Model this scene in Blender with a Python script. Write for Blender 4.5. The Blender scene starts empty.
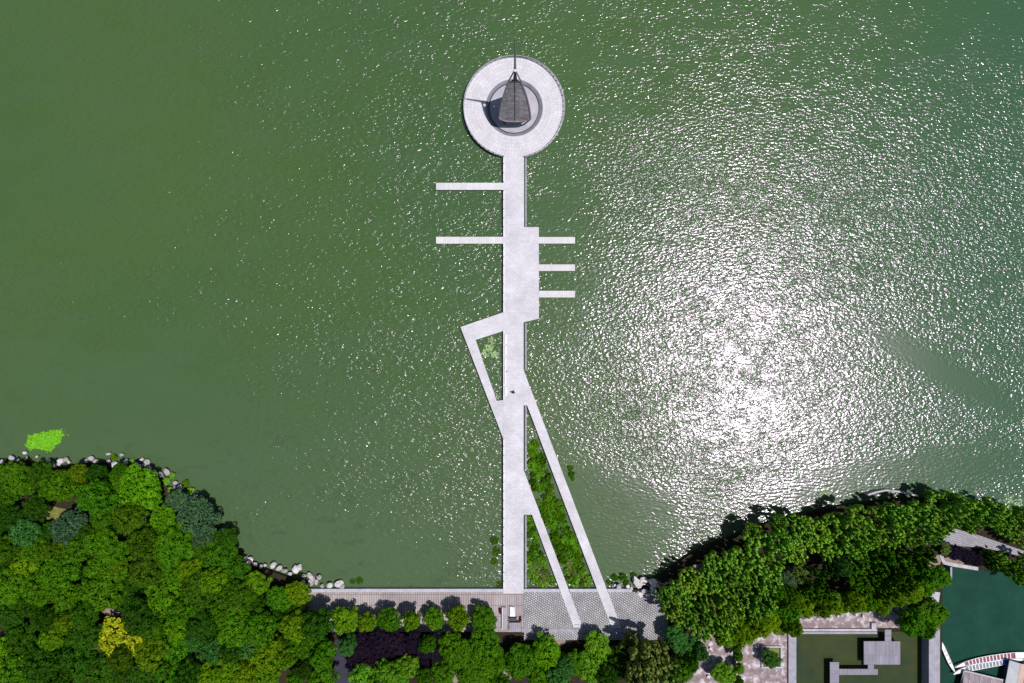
import bpy, bmesh, math, random
import numpy as np
from mathutils import Vector, Matrix
from mathutils.geometry import tessellate_polygon

R = math.radians
S = 0.2                      # metres per photograph pixel on the deck level
F = 682.0
H = F * S                    # camera height above the deck level
scene = bpy.context.scene
col = scene.collection

# ------------------------------------------------------------------ camera, sky, sun
cam = bpy.data.cameras.new('camera'); camo = bpy.data.objects.new('camera', cam)
col.objects.link(camo); camo.location = (0, 0, H); camo.rotation_euler = (0, 0, 0)
cam.sensor_width = 36.0; cam.lens = 36.0 * F / 1024.0
cam.clip_start = 1.0; cam.clip_end = 6000.0
scene.camera = camo

SUN_X, SUN_Y = 0.338, -0.052           # horizontal reach of the sun direction per unit height
sun_vec = Vector((SUN_X, SUN_Y, 1.0)).normalized()
world = bpy.data.worlds.new('World'); scene.world = world; world.use_nodes = True
wn = world.node_tree; bg = wn.nodes['Background']
sky = wn.nodes.new('ShaderNodeTexSky'); sky.sky_type = 'NISHITA'; sky.sun_disc = False
sky.sun_elevation = math.asin(sun_vec.z)
sky.sun_rotation = math.atan2(sun_vec.x, sun_vec.y)
wn.links.new(sky.outputs[0], bg.inputs[0]); bg.inputs[1].default_value = 0.065
sl = bpy.data.lights.new('sun', 'SUN'); sl.energy = 4.3; sl.angle = R(0.53); sl.color = (1.0, 0.955, 0.955)
so = bpy.data.objects.new('sun', sl); col.objects.link(so)
so.rotation_euler = sun_vec.to_track_quat('Z', 'Y').to_euler(); so.location = (60, -10, 200)
scene.view_settings.view_transform = 'Standard'; scene.view_settings.look = 'None'
scene.view_settings.exposure = 0.0; scene.view_settings.gamma = 1.0
scene.view_settings.use_curve_mapping = False
scene.render.engine = 'CYCLES'
scene.cycles.max_bounces = 5; scene.cycles.diffuse_bounces = 2; scene.cycles.glossy_bounces = 2
scene.cycles.transmission_bounces = 2; scene.cycles.transparent_max_bounces = 4
scene.cycles.use_denoising = False
scene.cycles.use_adaptive_sampling = False

# ------------------------------------------------------------------ helpers
def W(px, py, z=0.0):
    """the point at height z that the photograph shows at pixel px, py"""
    k = S * (H - z) / H
    return Vector(((px - 512) * k, (341.5 - py) * k, z))

def G(px, py, z=0.0):
    """plan position in deck-level pixels, no parallax"""
    return Vector(((px - 512) * S, (341.5 - py) * S, z))

def tag(o, label=None, cat=None, group=None, kind=None):
    if label: o['label'] = label
    if cat: o['category'] = cat
    if group: o['group'] = group
    if kind: o['kind'] = kind
    return o

def empty(name, loc, rz=0.0):
    o = bpy.data.objects.new(name, None); col.objects.link(o)
    o.location = loc; o.rotation_euler = (0, 0, rz); o.empty_display_size = 0.3
    return o

def link(name, me, mat=None, parent=None, loc=(0, 0, 0)):
    if mat is not None and not me.materials: me.materials.append(mat)
    o = bpy.data.objects.new(name, me); col.objects.link(o)
    if parent is not None: o.parent = parent
    o.location = loc
    return o

class MB:
    def __init__(s): s.v = []; s.f = []; s.origin = Vector((0, 0, 0))
    def add(s, vs, fs):
        n = len(s.v); s.v += [tuple(v) for v in vs]; s.f += [tuple(i + n for i in f) for f in fs]; return s
    def box(s, c, size, rz=0.0, top=1.0):
        hx, hy, hz = size[0] / 2, size[1] / 2, size[2] / 2
        m = Matrix.Rotation(rz, 3, 'Z'); c = Vector(c)
        vs = [c + m @ Vector((x * hx * (top if z > 0 else 1), y * hy * (top if z > 0 else 1), z * hz)) for z in (-1, 1) for x, y in ((-1, -1), (1, -1), (1, 1), (-1, 1))]
        return s.add(vs, [(3, 2, 1, 0), (4, 5, 6, 7), (0, 1, 5, 4), (1, 2, 6, 5), (2, 3, 7, 6), (3, 0, 4, 7)])
    def prism(s, pts, z0, z1):
        """pts: plan points; side walls + top + bottom"""
        pts = [Vector((p[0], p[1], 0)) for p in pts]
        area = sum(pts[i].x * pts[(i + 1) % len(pts)].y - pts[(i + 1) % len(pts)].x * pts[i].y for i in range(len(pts)))
        if area < 0: pts.reverse()
        n = len(pts)
        vs = [(p.x, p.y, z0) for p in pts] + [(p.x, p.y, z1) for p in pts]
        fs = [(i, (i + 1) % n, n + (i + 1) % n, n + i) for i in range(n)]
        for t in tessellate_polygon([pts]):
            a, b, c = [pts[i] for i in t]
            if (b - a).cross(c - a).z < 0: t = t[::-1]
            fs.append(tuple(n + i for i in t)); fs.append(tuple(reversed(t)))
        return s.add(vs, fs)
    def tube(s, pts, r, seg=8, caps=True):
        pts = [Vector(p) for p in pts]; rs = r if isinstance(r, (list, tuple)) else [r] * len(pts)
        vs = []; fs = []
        for i, p in enumerate(pts):
            d = (pts[min(i + 1, len(pts) - 1)] - pts[max(i - 1, 0)]).normalized()
            a = d.orthogonal().normalized() if i == 0 else (a - d * a.dot(d)).normalized()
            b = d.cross(a)
            for k in range(seg):
                t = 2 * math.pi * k / seg
                vs.append(p + (a * math.cos(t) + b * math.sin(t)) * rs[i])
        for i in range(len(pts) - 1):
            for k in range(seg):
                k2 = (k + 1) % seg
                fs.append((i * seg + k, i * seg + k2, (i + 1) * seg + k2, (i + 1) * seg + k))
        if caps:
            fs.append(tuple(reversed(range(seg)))); fs.append(tuple(range((len(pts) - 1) * seg, len(pts) * seg)))
        return s.add(vs, fs)
    def ring(s, c, prof, seg=96, a0=0.0, a1=2 * math.pi):
        """lathe of an open profile [(r, z)]; full circle when a1-a0 is 2 pi"""
        full = abs(a1 - a0 - 2 * math.pi) < 1e-6; n = seg if full else seg + 1
        vs = []; fs = []; m = len(prof)
        for i in range(n):
            t = a0 + (a1 - a0) * i / seg
            for r, z in prof: vs.append((c[0] + r * math.cos(t), c[1] + r * math.sin(t), c[2] + z))
        for i in range(seg):
            j = (i + 1) % n
            for k in range(m - 1): fs.append((i * m + k, j * m + k, j * m + k + 1, i * m + k + 1))
        return s.add(vs, fs)
    def build(s, name, mat, parent=None, smooth=False, local=True):
        me = bpy.data.meshes.new(name)
        off = Vector((0, 0, 0))
        if parent is not None and local and parent.parent is None: off = parent.location
        elif parent is not None and local: off = parent.parent.location + parent.location
        me.from_pydata([(v[0] - off.x, v[1] - off.y, v[2] - off.z) for v in s.v], [], s.f)
        me.update()
        if smooth: me.polygons.foreach_set('use_smooth', [True] * len(me.polygons))
        return link(name, me, mat, parent)

# ------------------------------------------------------------------ node material helper
class NM:
    def __init__(s, name):
        s.m = bpy.data.materials.new(name); s.m.use_nodes = True
        s.t = s.m.node_tree; s.n = s.t.nodes; s.l = s.t.links
        s.p = s.n['Principled BSDF']
    def node(s, typ, **kw):
        nd = s.n.new(typ)
        for k, v in kw.items(): setattr(nd, k, v)
        return nd
    def set(s, nd, key, v):
        if hasattr(v, 'is_output') or isinstance(v, bpy.types.NodeSocket): s.l.new(v, nd.inputs[key])
        else: nd.inputs[key].default_value = v
    def math(s, op, a, b=None, c=None, clamp=False):
        nd = s.node('ShaderNodeMath', operation=op, use_clamp=clamp)
        s.set(nd, 0, a)
        if b is not None: s.set(nd, 1, b)
        if c is not None: s.set(nd, 2, c)
        return nd.outputs[0]
    def coord(s, kind='Object'): return s.node('ShaderNodeTexCoord').outputs[kind]
    def mapping(s, vec, rot=0.0, scale=(1, 1, 1), loc=(0, 0, 0)):
        nd = s.node('ShaderNodeMapping'); s.l.new(vec, nd.inputs[0])
        nd.inputs['Location'].default_value = loc
        nd.inputs['Rotation'].default_value = (0, 0, rot); nd.inputs['Scale'].default_value = scale
        return nd.outputs[0]
    def noise(s, vec, scale, detail=3, rough=0.5, dist=0.0, out='Fac'):
        nd = s.node('ShaderNodeTexNoise'); s.l.new(vec, nd.inputs['Vector'])
        nd.inputs['Scale'].default_value = scale; nd.inputs['Detail'].default_value = detail
        nd.inputs['Roughness'].default_value = rough; nd.inputs['Distortion'].default_value = dist
        return nd.outputs[out]
    def ramp(s, fac, stops, interp='LINEAR'):
        nd = s.node('ShaderNodeValToRGB'); s.l.new(fac, nd.inputs[0]); cr = nd.color_ramp; cr.interpolation = interp
        while len(cr.elements) < len(stops): cr.elements.new(0.5)
        for e, (p, c) in zip(cr.elements, stops): e.position = p; e.color = (c[0], c[1], c[2], 1) if not isinstance(c, (int, float)) else (c, c, c, 1)
        return nd.outputs[0]
    def mix(s, fac, a, b, mode='MIX'):
        nd = s.node('ShaderNodeMix', data_type='RGBA', blend_type=mode)
        s.set(nd, 0, fac)
        for key, v in ((6, a), (7, b)):
            if isinstance(v, (tuple, list)): v = (v[0], v[1], v[2], 1)
            s.set(nd, key, v)
        return nd.outputs[2]
    def bump(s, h, strength=1.0, dist=1.0):
        nd = s.node('ShaderNodeBump'); s.l.new(h, nd.inputs['Height'])
        s.set(nd, 'Strength', strength); s.set(nd, 'Distance', dist)
        return nd.outputs[0]
    def out(s, color=None, rough=None, normal=None, spec=None, metal=None):
        if color is not None: s.set(s.p, 'Base Color', color if not isinstance(color, tuple) else (*color[:3], 1))
        if rough is not None: s.set(s.p, 'Roughness', rough)
        if normal is not None: s.set(s.p, 'Normal', normal)
        if spec is not None: s.set(s.p, 'Specular IOR Level', spec)
        if metal is not None: s.set(s.p, 'Metallic', metal)
        return s.m

def mottled(name, c1, c2, scale=1.0, rough=0.8, c3=None, bump=0.0, spec=0.3, metal=0.0):
    m = NM(name); v = m.coord()
    f = m.noise(v, scale, 6, 0.6)
    st = [(0.3, c1), (0.7, c2)] if c3 is None else [(0.3, c1), (0.5, c2), (0.68, c3)]
    c = m.ramp(f, st)
    n = m.bump(m.noise(v, scale * 8, 4), 0.6, bump) if bump else None
    return m.out(c, rough, n, spec, metal)

# ------------------------------------------------------------------ materials
def lake_material():
    m = NM('lake_water'); v = m.coord()
    # waves: crests running up to the right over the east half, steeper over the west half
    sep = m.node('ShaderNodeSeparateXYZ'); m.l.new(v, sep.inputs[0])
    def waves(rot, stretch, sc, det, dist):
        return m.noise(m.mapping(v, rot, (stretch, 1, 1)), sc, det, 0.55, dist)
    e = waves(R(-16), 0.58, 2.1, 1.0, 0.3)
    w = waves(R(-62), 0.42, 1.9, 1.0, 0.3)
    k = m.node('ShaderNodeMapRange', interpolation_type='SMOOTHSTEP'); m.l.new(sep.outputs[0], k.inputs[0])
    k.inputs[1].default_value = -15; k.inputs[2].default_value = 25
    mixn = m.node('ShaderNodeMix', data_type='FLOAT'); m.l.new(k.outputs[0], mixn.inputs[0]); m.l.new(m.math('MULTIPLY', w, 1.22), mixn.inputs[2]); m.l.new(e, mixn.inputs[3])
    chop = m.noise(m.mapping(v, R(-20), (0.7, 1, 1)), 3.8, 1.0, 0.5)
    swell = m.noise(m.mapping(v, R(-20), (0.5, 1, 1)), 0.22, 2.0, 0.5)
    h = m.math('ADD', m.math('MULTIPLY', mixn.outputs[0], 0.18), m.math('MULTIPLY', chop, 0.058))
    h = m.math('ADD', h, m.math('MULTIPLY', swell, 0.10))
    # sheltered, calmer water
    def calm(px, py, rx, ry, rot, depth, inner=0.35):
        c = G(px, py)
        mp = m.node('ShaderNodeVectorMath', operation='SUBTRACT'); m.l.new(v, mp.inputs[0]); mp.inputs[1].default_value = (c.x, c.y, 0)
        q = m.mapping(mp.outputs[0], rot, (1, 1, 0))
        sc = m.node('ShaderNodeVectorMath', operation='MULTIPLY'); m.l.new(q, sc.inputs[0]); sc.inputs[1].default_value = (1 / (rx * S), 1 / (ry * S), 0)
        ln = m.node('ShaderNodeVectorMath', operation='LENGTH'); m.l.new(sc.outputs[0], ln.inputs[0])
        wob = m.math('ADD', ln.outputs['Value'], m.math('MULTIPLY', m.math('SUBTRACT', big, 0.5), 0.9))
        r = m.node('ShaderNodeMapRange', interpolation_type='SMOOTHSTEP'); m.l.new(wob, r.inputs[0])
        r.inputs[1].default_value = inner; r.inputs[2].default_value = 1.0; r.inputs[3].default_value = 1 - depth; r.inputs[4].default_value = 1.0
        return r.outputs[0]
    big = m.noise(m.mapping(v, R(-25), (0.6, 1, 1)), 0.035, 3.0, 0.55)
    amp = m.node('ShaderNodeMapRange'); m.l.new(big, amp.inputs[0]); amp.inputs[1].default_value = 0.3; amp.inputs[2].default_value = 0.7
    amp.inputs[3].default_value = 0.82; amp.inputs[4].default_value = 1.18
    a = amp.outputs[0]
    for args in CALM: a = m.math('MULTIPLY', a, calm(*args))
    gust = m.noise(m.mapping(v, R(-20), (0.6, 1, 1)), 0.45, 3.0, 0.7)
    g = m.node('ShaderNodeMapRange'); m.l.new(gust, g.inputs[0]); g.inputs[1].default_value = 0.32; g.inputs[2].default_value = 0.72; g.inputs[3].default_value = 0.48; g.inputs[4].default_value = 1.6
    a = m.math('MULTIPLY', a, g.outputs[0])
    nrm = m.bump(h, 1.0, m.math('MULTIPLY', a, WAVE))
    tint = m.noise(v, 0.012, 3.0, 0.5)
    c = m.ramp(tint, [(0.3, (0.044, 0.096, 0.033)), (0.7, (0.060, 0.110, 0.028))])
    silt = m.noise(m.mapping(v, R(-20), (0.35, 1, 1)), 0.15, 5.0, 0.6)
    c = m.mix(m.ramp(silt, [(0.35, 0.0), (0.75, 0.5)]), c, (0.062, 0.115, 0.052))
    ny = m.node('ShaderNodeMapRange', interpolation_type='SMOOTHSTEP'); m.l.new(sep.outputs[1], ny.inputs[0])
    ny.inputs[1].default_value = 15; ny.inputs[2].default_value = -48; ny.inputs[3].default_value = 0; ny.inputs[4].default_value = 0.7
    c = m.mix(ny.outputs[0], c, (0.072, 0.115, 0.056))
    weed = m.noise(m.mapping(v, R(-30), (0.6, 1, 1)), 0.5, 5.0, 0.65)
    c = m.mix(m.math('MULTIPLY', m.ramp(weed, [(0.56, 0.0), (0.66, 0.55)]), ny.outputs[0]), c, (0.040, 0.066, 0.030))
    nx = m.node('ShaderNodeMapRange', interpolation_type='SMOOTHSTEP'); m.l.new(sep.outputs[0], nx.inputs[0])
    nx.inputs[1].default_value = 40; nx.inputs[2].default_value = 110; nx.inputs[3].default_value = 0; nx.inputs[4].default_value = 0.7
    c = m.mix(nx.outputs[0], c, (0.028, 0.090, 0.046))
    m.p.inputs['IOR'].default_value = 1.33
    m.p.inputs['Specular Tint'].default_value = (0.96, 0.80, 1.0, 1)
    return m.out(c, 0.175, nrm, 0.76)
WAVE = 1.35
CALM = [(815, 365, 430, 235, R(20), 0.52, 0.35), (120, 420, 230, 150, 0.0, 0.75, 0.2), (612, 525, 125, 100, R(20), 0.8, 0.3), (890, 478, 210, 36, R(-8), 0.6, 0.25), (570, 210, 60, 150, 0.0, 0.5, 0.2),
        (560, 400, 55, 110, 0.0, 0.5, 0.2), (940, 368, 165, 27, R(28), 0.95, 0.15), (60, 100, 190, 260, 0.0, 0.36, 0.1), (330, 570, 200, 70, 0.0, 0.6, 0.2), (860, 10, 450, 210, 0.0, 0.62, 0.15)]

def pond_material(name, c1, c2, rough=0.06):
    m = NM(name); v = m.coord()
    c = m.ramp(m.noise(v, 0.25, 5.0, 0.6), [(0.3, c1), (0.7, c2)])
    n = m.bump(m.noise(v, 1.6, 3.0), 1.0, 0.06)
    m.p.inputs['IOR'].default_value = 1.33
    return m.out(c, rough, n, 0.5)

def paving(name, c1, c2, mortar, bw, bh, rot=0.0, off=0.5, msize=0.02, bump=0.01, var=0.35):
    m = NM(name); v = m.mapping(m.coord(), rot)
    br = m.node('ShaderNodeTexBrick'); m.l.new(v, br.inputs['Vector'])
    br.offset = off; br.inputs['Scale'].default_value = 1.0; br.inputs['Brick Width'].default_value = bw; br.inputs['Row Height'].default_value = bh
    br.inputs['Mortar Size'].default_value = msize; br.inputs['Mortar Smooth'].default_value = 0.3; br.inputs['Bias'].default_value = 0.0
    br.inputs['Color1'].default_value = (*c1, 1); br.inputs['Color2'].default_value = (*c2, 1); br.inputs['Mortar'].default_value = (*mortar, 1)
    big = m.noise(v, 0.22, 6.0, 0.65)
    c = m.mix(1.0, br.outputs[0], m.ramp(big, [(0.3, 1.0 - var), (0.7, 1.05)]), 'MULTIPLY')
    fine = m.noise(v, 5.0, 5.0, 0.7)
    c = m.mix(1.0, c, m.ramp(fine, [(0.25, 0.82), (0.75, 1.08)]), 'MULTIPLY')
    n = m.bump(m.math('SUBTRACT', 1.0, br.outputs['Fac']), 1.0, bump)
    return m.out(c, 0.75, n, 0.25)

def polar_paving(name, c1, c2, mortar):
    m = NM(name); v = m.coord()
    sep = m.node('ShaderNodeSeparateXYZ'); m.l.new(v, sep.inputs[0])
    ang = m.math('MULTIPLY', m.math('ARCTAN2', sep.outputs[1], sep.outputs[0]), 96 / (2 * math.pi) * 0.5)
    ln = m.node('ShaderNodeVectorMath', operation='LENGTH'); m.l.new(v, ln.inputs[0])
    cmb = m.node('ShaderNodeCombineXYZ'); m.l.new(ang, cmb.inputs[0]); m.l.new(ln.outputs['Value'], cmb.inputs[1])
    br = m.node('ShaderNodeTexBrick'); m.l.new(cmb.outputs[0], br.inputs['Vector']); br.offset = 0.0
    br.inputs['Scale'].default_value = 1.0; br.inputs['Brick Width'].default_value = 0.5; br.inputs['Row Height'].default_value = 0.72
    br.inputs['Mortar Size'].default_value = 0.022; br.inputs['Mortar Smooth'].default_value = 0.2
    br.inputs['Color1'].default_value = (*c1, 1); br.inputs['Color2'].default_value = (*c2, 1); br.inputs['Mortar'].default_value = (*mortar, 1)
    c = m.mix(1.0, br.outputs[0], m.ramp(m.noise(v, 0.35, 6.0, 0.65), [(0.3, 0.84), (0.7, 1.05)]), 'MULTIPLY')
    c = m.mix(1.0, c, m.ramp(m.noise(v, 4.0, 5.0, 0.7), [(0.25, 0.86), (0.75, 1.06)]), 'MULTIPLY')
    return m.out(c, 0.7, None, 0.25)

def leaf_material():
    m = NM('leaves'); info = m.node('ShaderNodeObjectInfo')
    v = m.coord()
    c = m.mix(1.0, info.outputs['Color'], m.ramp(m.noise(v, 3.2, 3.0, 0.6), [(0.32, (0.55, 0.62, 0.7)), (0.68, (1.6, 1.42, 1.2))]), 'MULTIPLY')
    c = m.mix(1.0, c, m.ramp(m.noise(v, 23.0, 1.0, 0.6), [(0.3, 0.7), (0.7, 1.3)]), 'MULTIPLY')
    tr = m.node('ShaderNodeBsdfTranslucent'); m.l.new(c, tr.inputs[0])
    mx = m.node('ShaderNodeMixShader'); mx.inputs[0].default_value = 0.12
    m.out(c, 0.7, None, 0.06)
    m.l.new(m.p.outputs[0], mx.inputs[1]); m.l.new(tr.outputs[0], mx.inputs[2])
    m.l.new(mx.outputs[0], m.n['Material Output'].inputs[0])
    return m.m

def object_tint(name, scale=2.0, rough=0.8, lo=0.75, hi=1.15, bump=0.0):
    m = NM(name); info = m.node('ShaderNodeObjectInfo'); v = m.coord()
    c = m.mix(1.0, info.outputs['Color'], m.ramp(m.noise(v, scale, 5.0, 0.65), [(0.3, lo), (0.7, hi)]), 'MULTIPLY')
    n = m.bump(m.noise(v, scale * 4, 4), 0.7, bump) if bump else None
    return m.out(c, rough, n, 0.25)

def ground_material():
    m = NM('soil'); v = m.coord()
    f = m.noise(v, 0.12, 6.0, 0.6)
    c = m.ramp(f, [(0.3, (0.035, 0.028, 0.018)), (0.5, (0.06, 0.045, 0.03)), (0.72, (0.03, 0.045, 0.012))])
    c = m.mix(1.0, c, m.ramp(m.noise(v, 3.0, 6.0, 0.7), [(0.3, 0.35), (0.7, 0.8)]), 'MULTIPLY')
    return m.out(c, 0.95, m.bump(m.noise(v, 2.0, 5.0), 0.8, 0.08), 0.1)

M = {}
M['lake'] = lake_material()
M['pond'] = pond_material('pond_water', (0.008, 0.042, 0.028), (0.014, 0.060, 0.038))
M['basin'] = pond_material('basin_water', (0.024, 0.044, 0.024), (0.052, 0.062, 0.018))
M['deck'] = paving('pale_deck_paving', (0.66, 0.645, 0.68), (0.60, 0.59, 0.625), (0.42, 0.41, 0.44), 0.9, 0.45, 0, 0.5, 0.016, 0.004, 0.25)
M['finger'] = paving('pale_finger_paving', (0.68, 0.66, 0.66), (0.60, 0.59, 0.60), (0.40, 0.39, 0.40), 0.45, 3.0, 0, 0.0, 0.02, 0.004, 0.12)
M['polar'] = polar_paving('radial_stone_paving', (0.66, 0.64, 0.66), (0.59, 0.575, 0.60), (0.40, 0.39, 0.42))
M['floor'] = mottled('basin_floor_stone', (0.32, 0.31, 0.34), (0.46, 0.44, 0.47), 0.4)
M['ringwall'] = mottled('grey_ring_stone', (0.16, 0.17, 0.21), (0.25, 0.26, 0.30), 0.8)
M['white'] = mottled('white_stone', (0.62, 0.61, 0.64), (0.76, 0.75, 0.77), 1.5)
M['offwhite'] = mottled('stained_pale_stone', (0.30, 0.28, 0.30), (0.52, 0.49, 0.51), 1.1)
M['kerb'] = mottled('kerb_stone', (0.34, 0.34, 0.39), (0.48, 0.475, 0.52), 1.2)
M['concrete'] = mottled('grey_concrete', (0.24, 0.235, 0.28), (0.36, 0.35, 0.40), 0.9, bump=0.01)
M['darkconcrete'] = mottled('dark_concrete', (0.06, 0.065, 0.07), (0.12, 0.12, 0.13), 0.7)  # plain dark concrete; in the pier's channel its tone carries parapet shade
M['prom'] = paving('promenade_slabs', (0.46, 0.40, 0.39), (0.38, 0.33, 0.33), (0.17, 0.145, 0.15), 0.46, 2.2, 0, 0.0, 0.05, 0.01, 0.3)
M['cobble'] = paving('cobble_setts', (0.56, 0.54, 0.58), (0.44, 0.43, 0.45), (0.16, 0.16, 0.14), 0.50, 0.42, R(38), 0.5, 0.075, 0.03, 0.4)
M['cobble_path'] = paving('grey_path_setts', (0.44, 0.42, 0.46), (0.34, 0.33, 0.37), (0.15, 0.15, 0.16), 0.5, 0.36, R(-12), 0.5, 0.04, 0.02, 0.25)
M['terrace'] = mottled('worn_terrace_paving', (0.17, 0.12, 0.12), (0.26, 0.20, 0.20), 0.75, c3=(0.62, 0.58, 0.62), bump=0.03)
M['earth'] = mottled('bare_earth', (0.17, 0.13, 0.10), (0.30, 0.24, 0.19), 0.8, bump=0.05)
M['grass'] = mottled('dry_grass', (0.10, 0.12, 0.02), (0.22, 0.21, 0.06), 1.2, bump=0.1)
M['bark'] = mottled('bark', (0.05, 0.035, 0.025), (0.11, 0.085, 0.06), 3.0)
M['leaf'] = leaf_material()
M['rock'] = object_tint('limestone', 1.2, 0.9, 0.6, 1.15, 0.06)
M['steel'] = mottled('weathered_steel', (0.20, 0.18, 0.20), (0.32, 0.29, 0.31), 2.0, 0.45, metal=0.2)
M['darksteel'] = mottled('dark_steel', (0.04, 0.04, 0.05), (0.08, 0.075, 0.08), 2.0, 0.4, metal=0.5)
M['ball'] = mottled('polished_ball', (0.8, 0.8, 0.82), (0.9, 0.9, 0.9), 2.0, 0.25)
M['plank'] = paving('grey_planks', (0.33, 0.31, 0.37), (0.25, 0.24, 0.29), (0.10, 0.10, 0.12), 0.28, 40.0, 0, 0.0, 0.018, 0.01, 0.25)
M['plank_x'] = paving('grey_cross_planks', (0.33, 0.31, 0.37), (0.25, 0.24, 0.29), (0.10, 0.10, 0.12), 40.0, 0.28, 0, 0.0, 0.018, 0.01, 0.25)
M['boat_white'] = mottled('white_boat_paint', (0.62, 0.62, 0.64), (0.80, 0.79, 0.78), 1.5, 0.4)
M['boat_red'] = mottled('dull_red_floor_paint', (0.12, 0.03, 0.06), (0.32, 0.09, 0.12), 2.6, 0.5)
M['boat_grey'] = mottled('grey_floor_paint', (0.10, 0.13, 0.16), (0.28, 0.32, 0.34), 2.6, 0.5)
M['boat_in'] = mottled('boat_inside', (0.14, 0.12, 0.16), (0.25, 0.22, 0.26), 2.0, 0.6)
M['tarp'] = mottled('blue_tarpaulin', (0.01, 0.03, 0.22), (0.02, 0.06, 0.40), 2.5, 0.45, bump=0.05)
M['roof_pink'] = mottled('weathered_roof_sheet', (0.17, 0.13, 0.14), (0.34, 0.28, 0.29), 1.1, 0.7, bump=0.03)
M['roof_pale'] = mottled('pale_roof_sheet', (0.42, 0.44, 0.46), (0.55, 0.56, 0.57), 0.8, 0.6)
M['roof_tan'] = mottled('tan_ridge_board', (0.42, 0.29, 0.24), (0.52, 0.38, 0.31), 0.8, 0.6)
M['roof_blue'] = mottled('blue_roof_sheet', (0.09, 0.14, 0.24), (0.14, 0.20, 0.32), 0.8, 0.6)
M['skin'] = mottled('skin', (0.42, 0.26, 0.19), (0.5, 0.32, 0.24), 3.0, 0.55)
M['cloth_dark'] = mottled('dark_cloth', (0.012, 0.014, 0.03), (0.03, 0.03, 0.05), 5.0, 0.9)
M['hair'] = mottled('black_hair', (0.008, 0.007, 0.006), (0.016, 0.014, 0.012), 8.0, 0.6)
M['red'] = mottled('faded_red_cloth', (0.42, 0.12, 0.11), (0.5, 0.17, 0.15), 3.0, 0.85)
M['flower'] = mottled('wine_red_leaves', (0.09, 0.015, 0.03), (0.16, 0.03, 0.05), 3.0, 0.85)

# ------------------------------------------------------------------ ground, lake, ponds
ZW = -0.9; ZP = -1.6
SHORE = [(-60, 452), (0, 459), (20, 460), (42, 464), (62, 466), (88, 463), (106, 463), (126, 471), (146, 476), (166, 486), (186, 499), (200, 512), (214, 528), (228, 541),
         (244, 556), (262, 568), (282, 575), (302, 583), (308, 589.5), (642, 589.5), (652, 580), (668, 570), (688, 556), (708, 545), (735, 535), (765, 524), (800, 514),
         (840, 506), (870, 502), (900, 499), (940, 497), (975, 501), (1005, 509), (1040, 520), (1100, 535)]
BASIN = [(794, 632), (930.5, 632), (930.5, 900), (794, 900)]
POND = [(943, 563), (952, 566), (978, 570), (1024, 574), (1100, 580), (1400, 640), (1400, 900), (940, 900), (940, 563)]

def land():
    sh = [W(x, y, 0) for x, y in SHORE]
    far = 2500
    outer = [Vector((-far, sh[0].y + 10, 0))] + sh + [Vector((far, sh[-1].y - 60, 0)), Vector((far, -far, 0)), Vector((-far, -far, 0))]
    holes = [[W(x, y, 0) for x, y in BASIN], [W(x, y, 0) for x, y in POND[:-1]]]
    loops = [outer] + holes
    flat = [p for l in loops for p in l]
    vs = [(p.x, p.y, -0.06) for p in flat]; fs = []
    for t in tessellate_polygon(loops):
        a, b, c = [flat[i] for i in t]
        fs.append(tuple(t) if (b - a).cross(c - a).z > 0 else tuple(reversed(t)))
    n0 = 0
    nv = len(vs)
    low = [(p.x, p.y, -3.2) for p in flat]; vs += low
    for l in loops:
        n = len(l)
        for i in range(n):
            j = (i + 1) % n
            fs.append((n0 + i, n0 + j, nv + n0 + j, nv + n0 + i))
        n0 += n
    mb = MB(); mb.add(vs, fs)
    o = mb.build('ground', ground_material()); tag(o, kind='structure')
land()

def sheet(name, pts, z, mat, kind='structure'):
    pts = [Vector((p.x, p.y, 0)) for p in pts]; fs = []
    for t in tessellate_polygon([pts]):
        a, b, c = [pts[i] for i in t]
        fs.append(tuple(t) if (b - a).cross(c - a).z > 0 else tuple(reversed(t)))
    mb = MB(); mb.add([(p.x, p.y, z) for p in pts], fs)
    return tag(mb.build(name, mat), kind=kind)
lk = [G(x, y + 14) for x, y in SHORE]
sheet('lake', [Vector((-2500, lk[0].y + 10, 0))] + lk + [Vector((2500, lk[-1].y - 60, 0)), Vector((2500, 2500, 0)), Vector((-2500, 2500, 0))], ZW, M['lake'])
sheet('basin_water', [G(786, 627), G(932, 627), G(932, 905), G(786, 905)], ZP, M['basin'])
sheet('pond_water', [G(936, 558), G(1410, 600), G(1410, 905), G(936, 905)], ZP, M['pond'])
tag(MB().box((0, -1250, -3.3), (5000, 2600, 0.1)).build('pond_bed', M['darkconcrete']), kind='structure')

def blotch(cx, cy, rx, ry, seed, n=28, amp=0.3, rot=0.0, z=0.0):
    rnd = random.Random(seed); ph = [rnd.uniform(0, 6.28) for _ in range(5)]; out = []
    for i in range(n):
        t = 2 * math.pi * i / n; r = 1 + amp * sum(math.sin((k + 2) * t + ph[k]) / (k + 1.5) for k in range(5))
        x, y = rx * r * math.cos(t), ry * r * math.sin(t)
        out.append(W(cx + x * math.cos(rot) - y * math.sin(rot), cy + x * math.sin(rot) + y * math.cos(rot), z))
    return out
sheet('earth_clearing', blotch(112, 612, 9, 6, 3), -0.052, M['earth'])
sheet('grass_clearing', blotch(55, 514, 17, 8, 4), -0.052, M['grass'])
for i, (x, y, rx, ry) in enumerate([(90, 524, 6, 7), (127, 535, 9, 5), (160, 572, 4, 3), (305, 651, 5, 9), (437, 650, 7, 26), (434, 613, 3, 14), (556, 640, 10, 8), (455, 676, 6, 6), (506, 673, 6, 8), (700, 570, 9, 7), (730, 590, 8, 5), (790, 571, 6, 4), (875, 545, 10, 5), (935, 562, 8, 6), (960, 560, 18, 4)]):
    sheet('earth_patch', blotch(x, y, rx, ry, 20 + i), -0.052 + 0.0008 * i, M['earth'])
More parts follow.
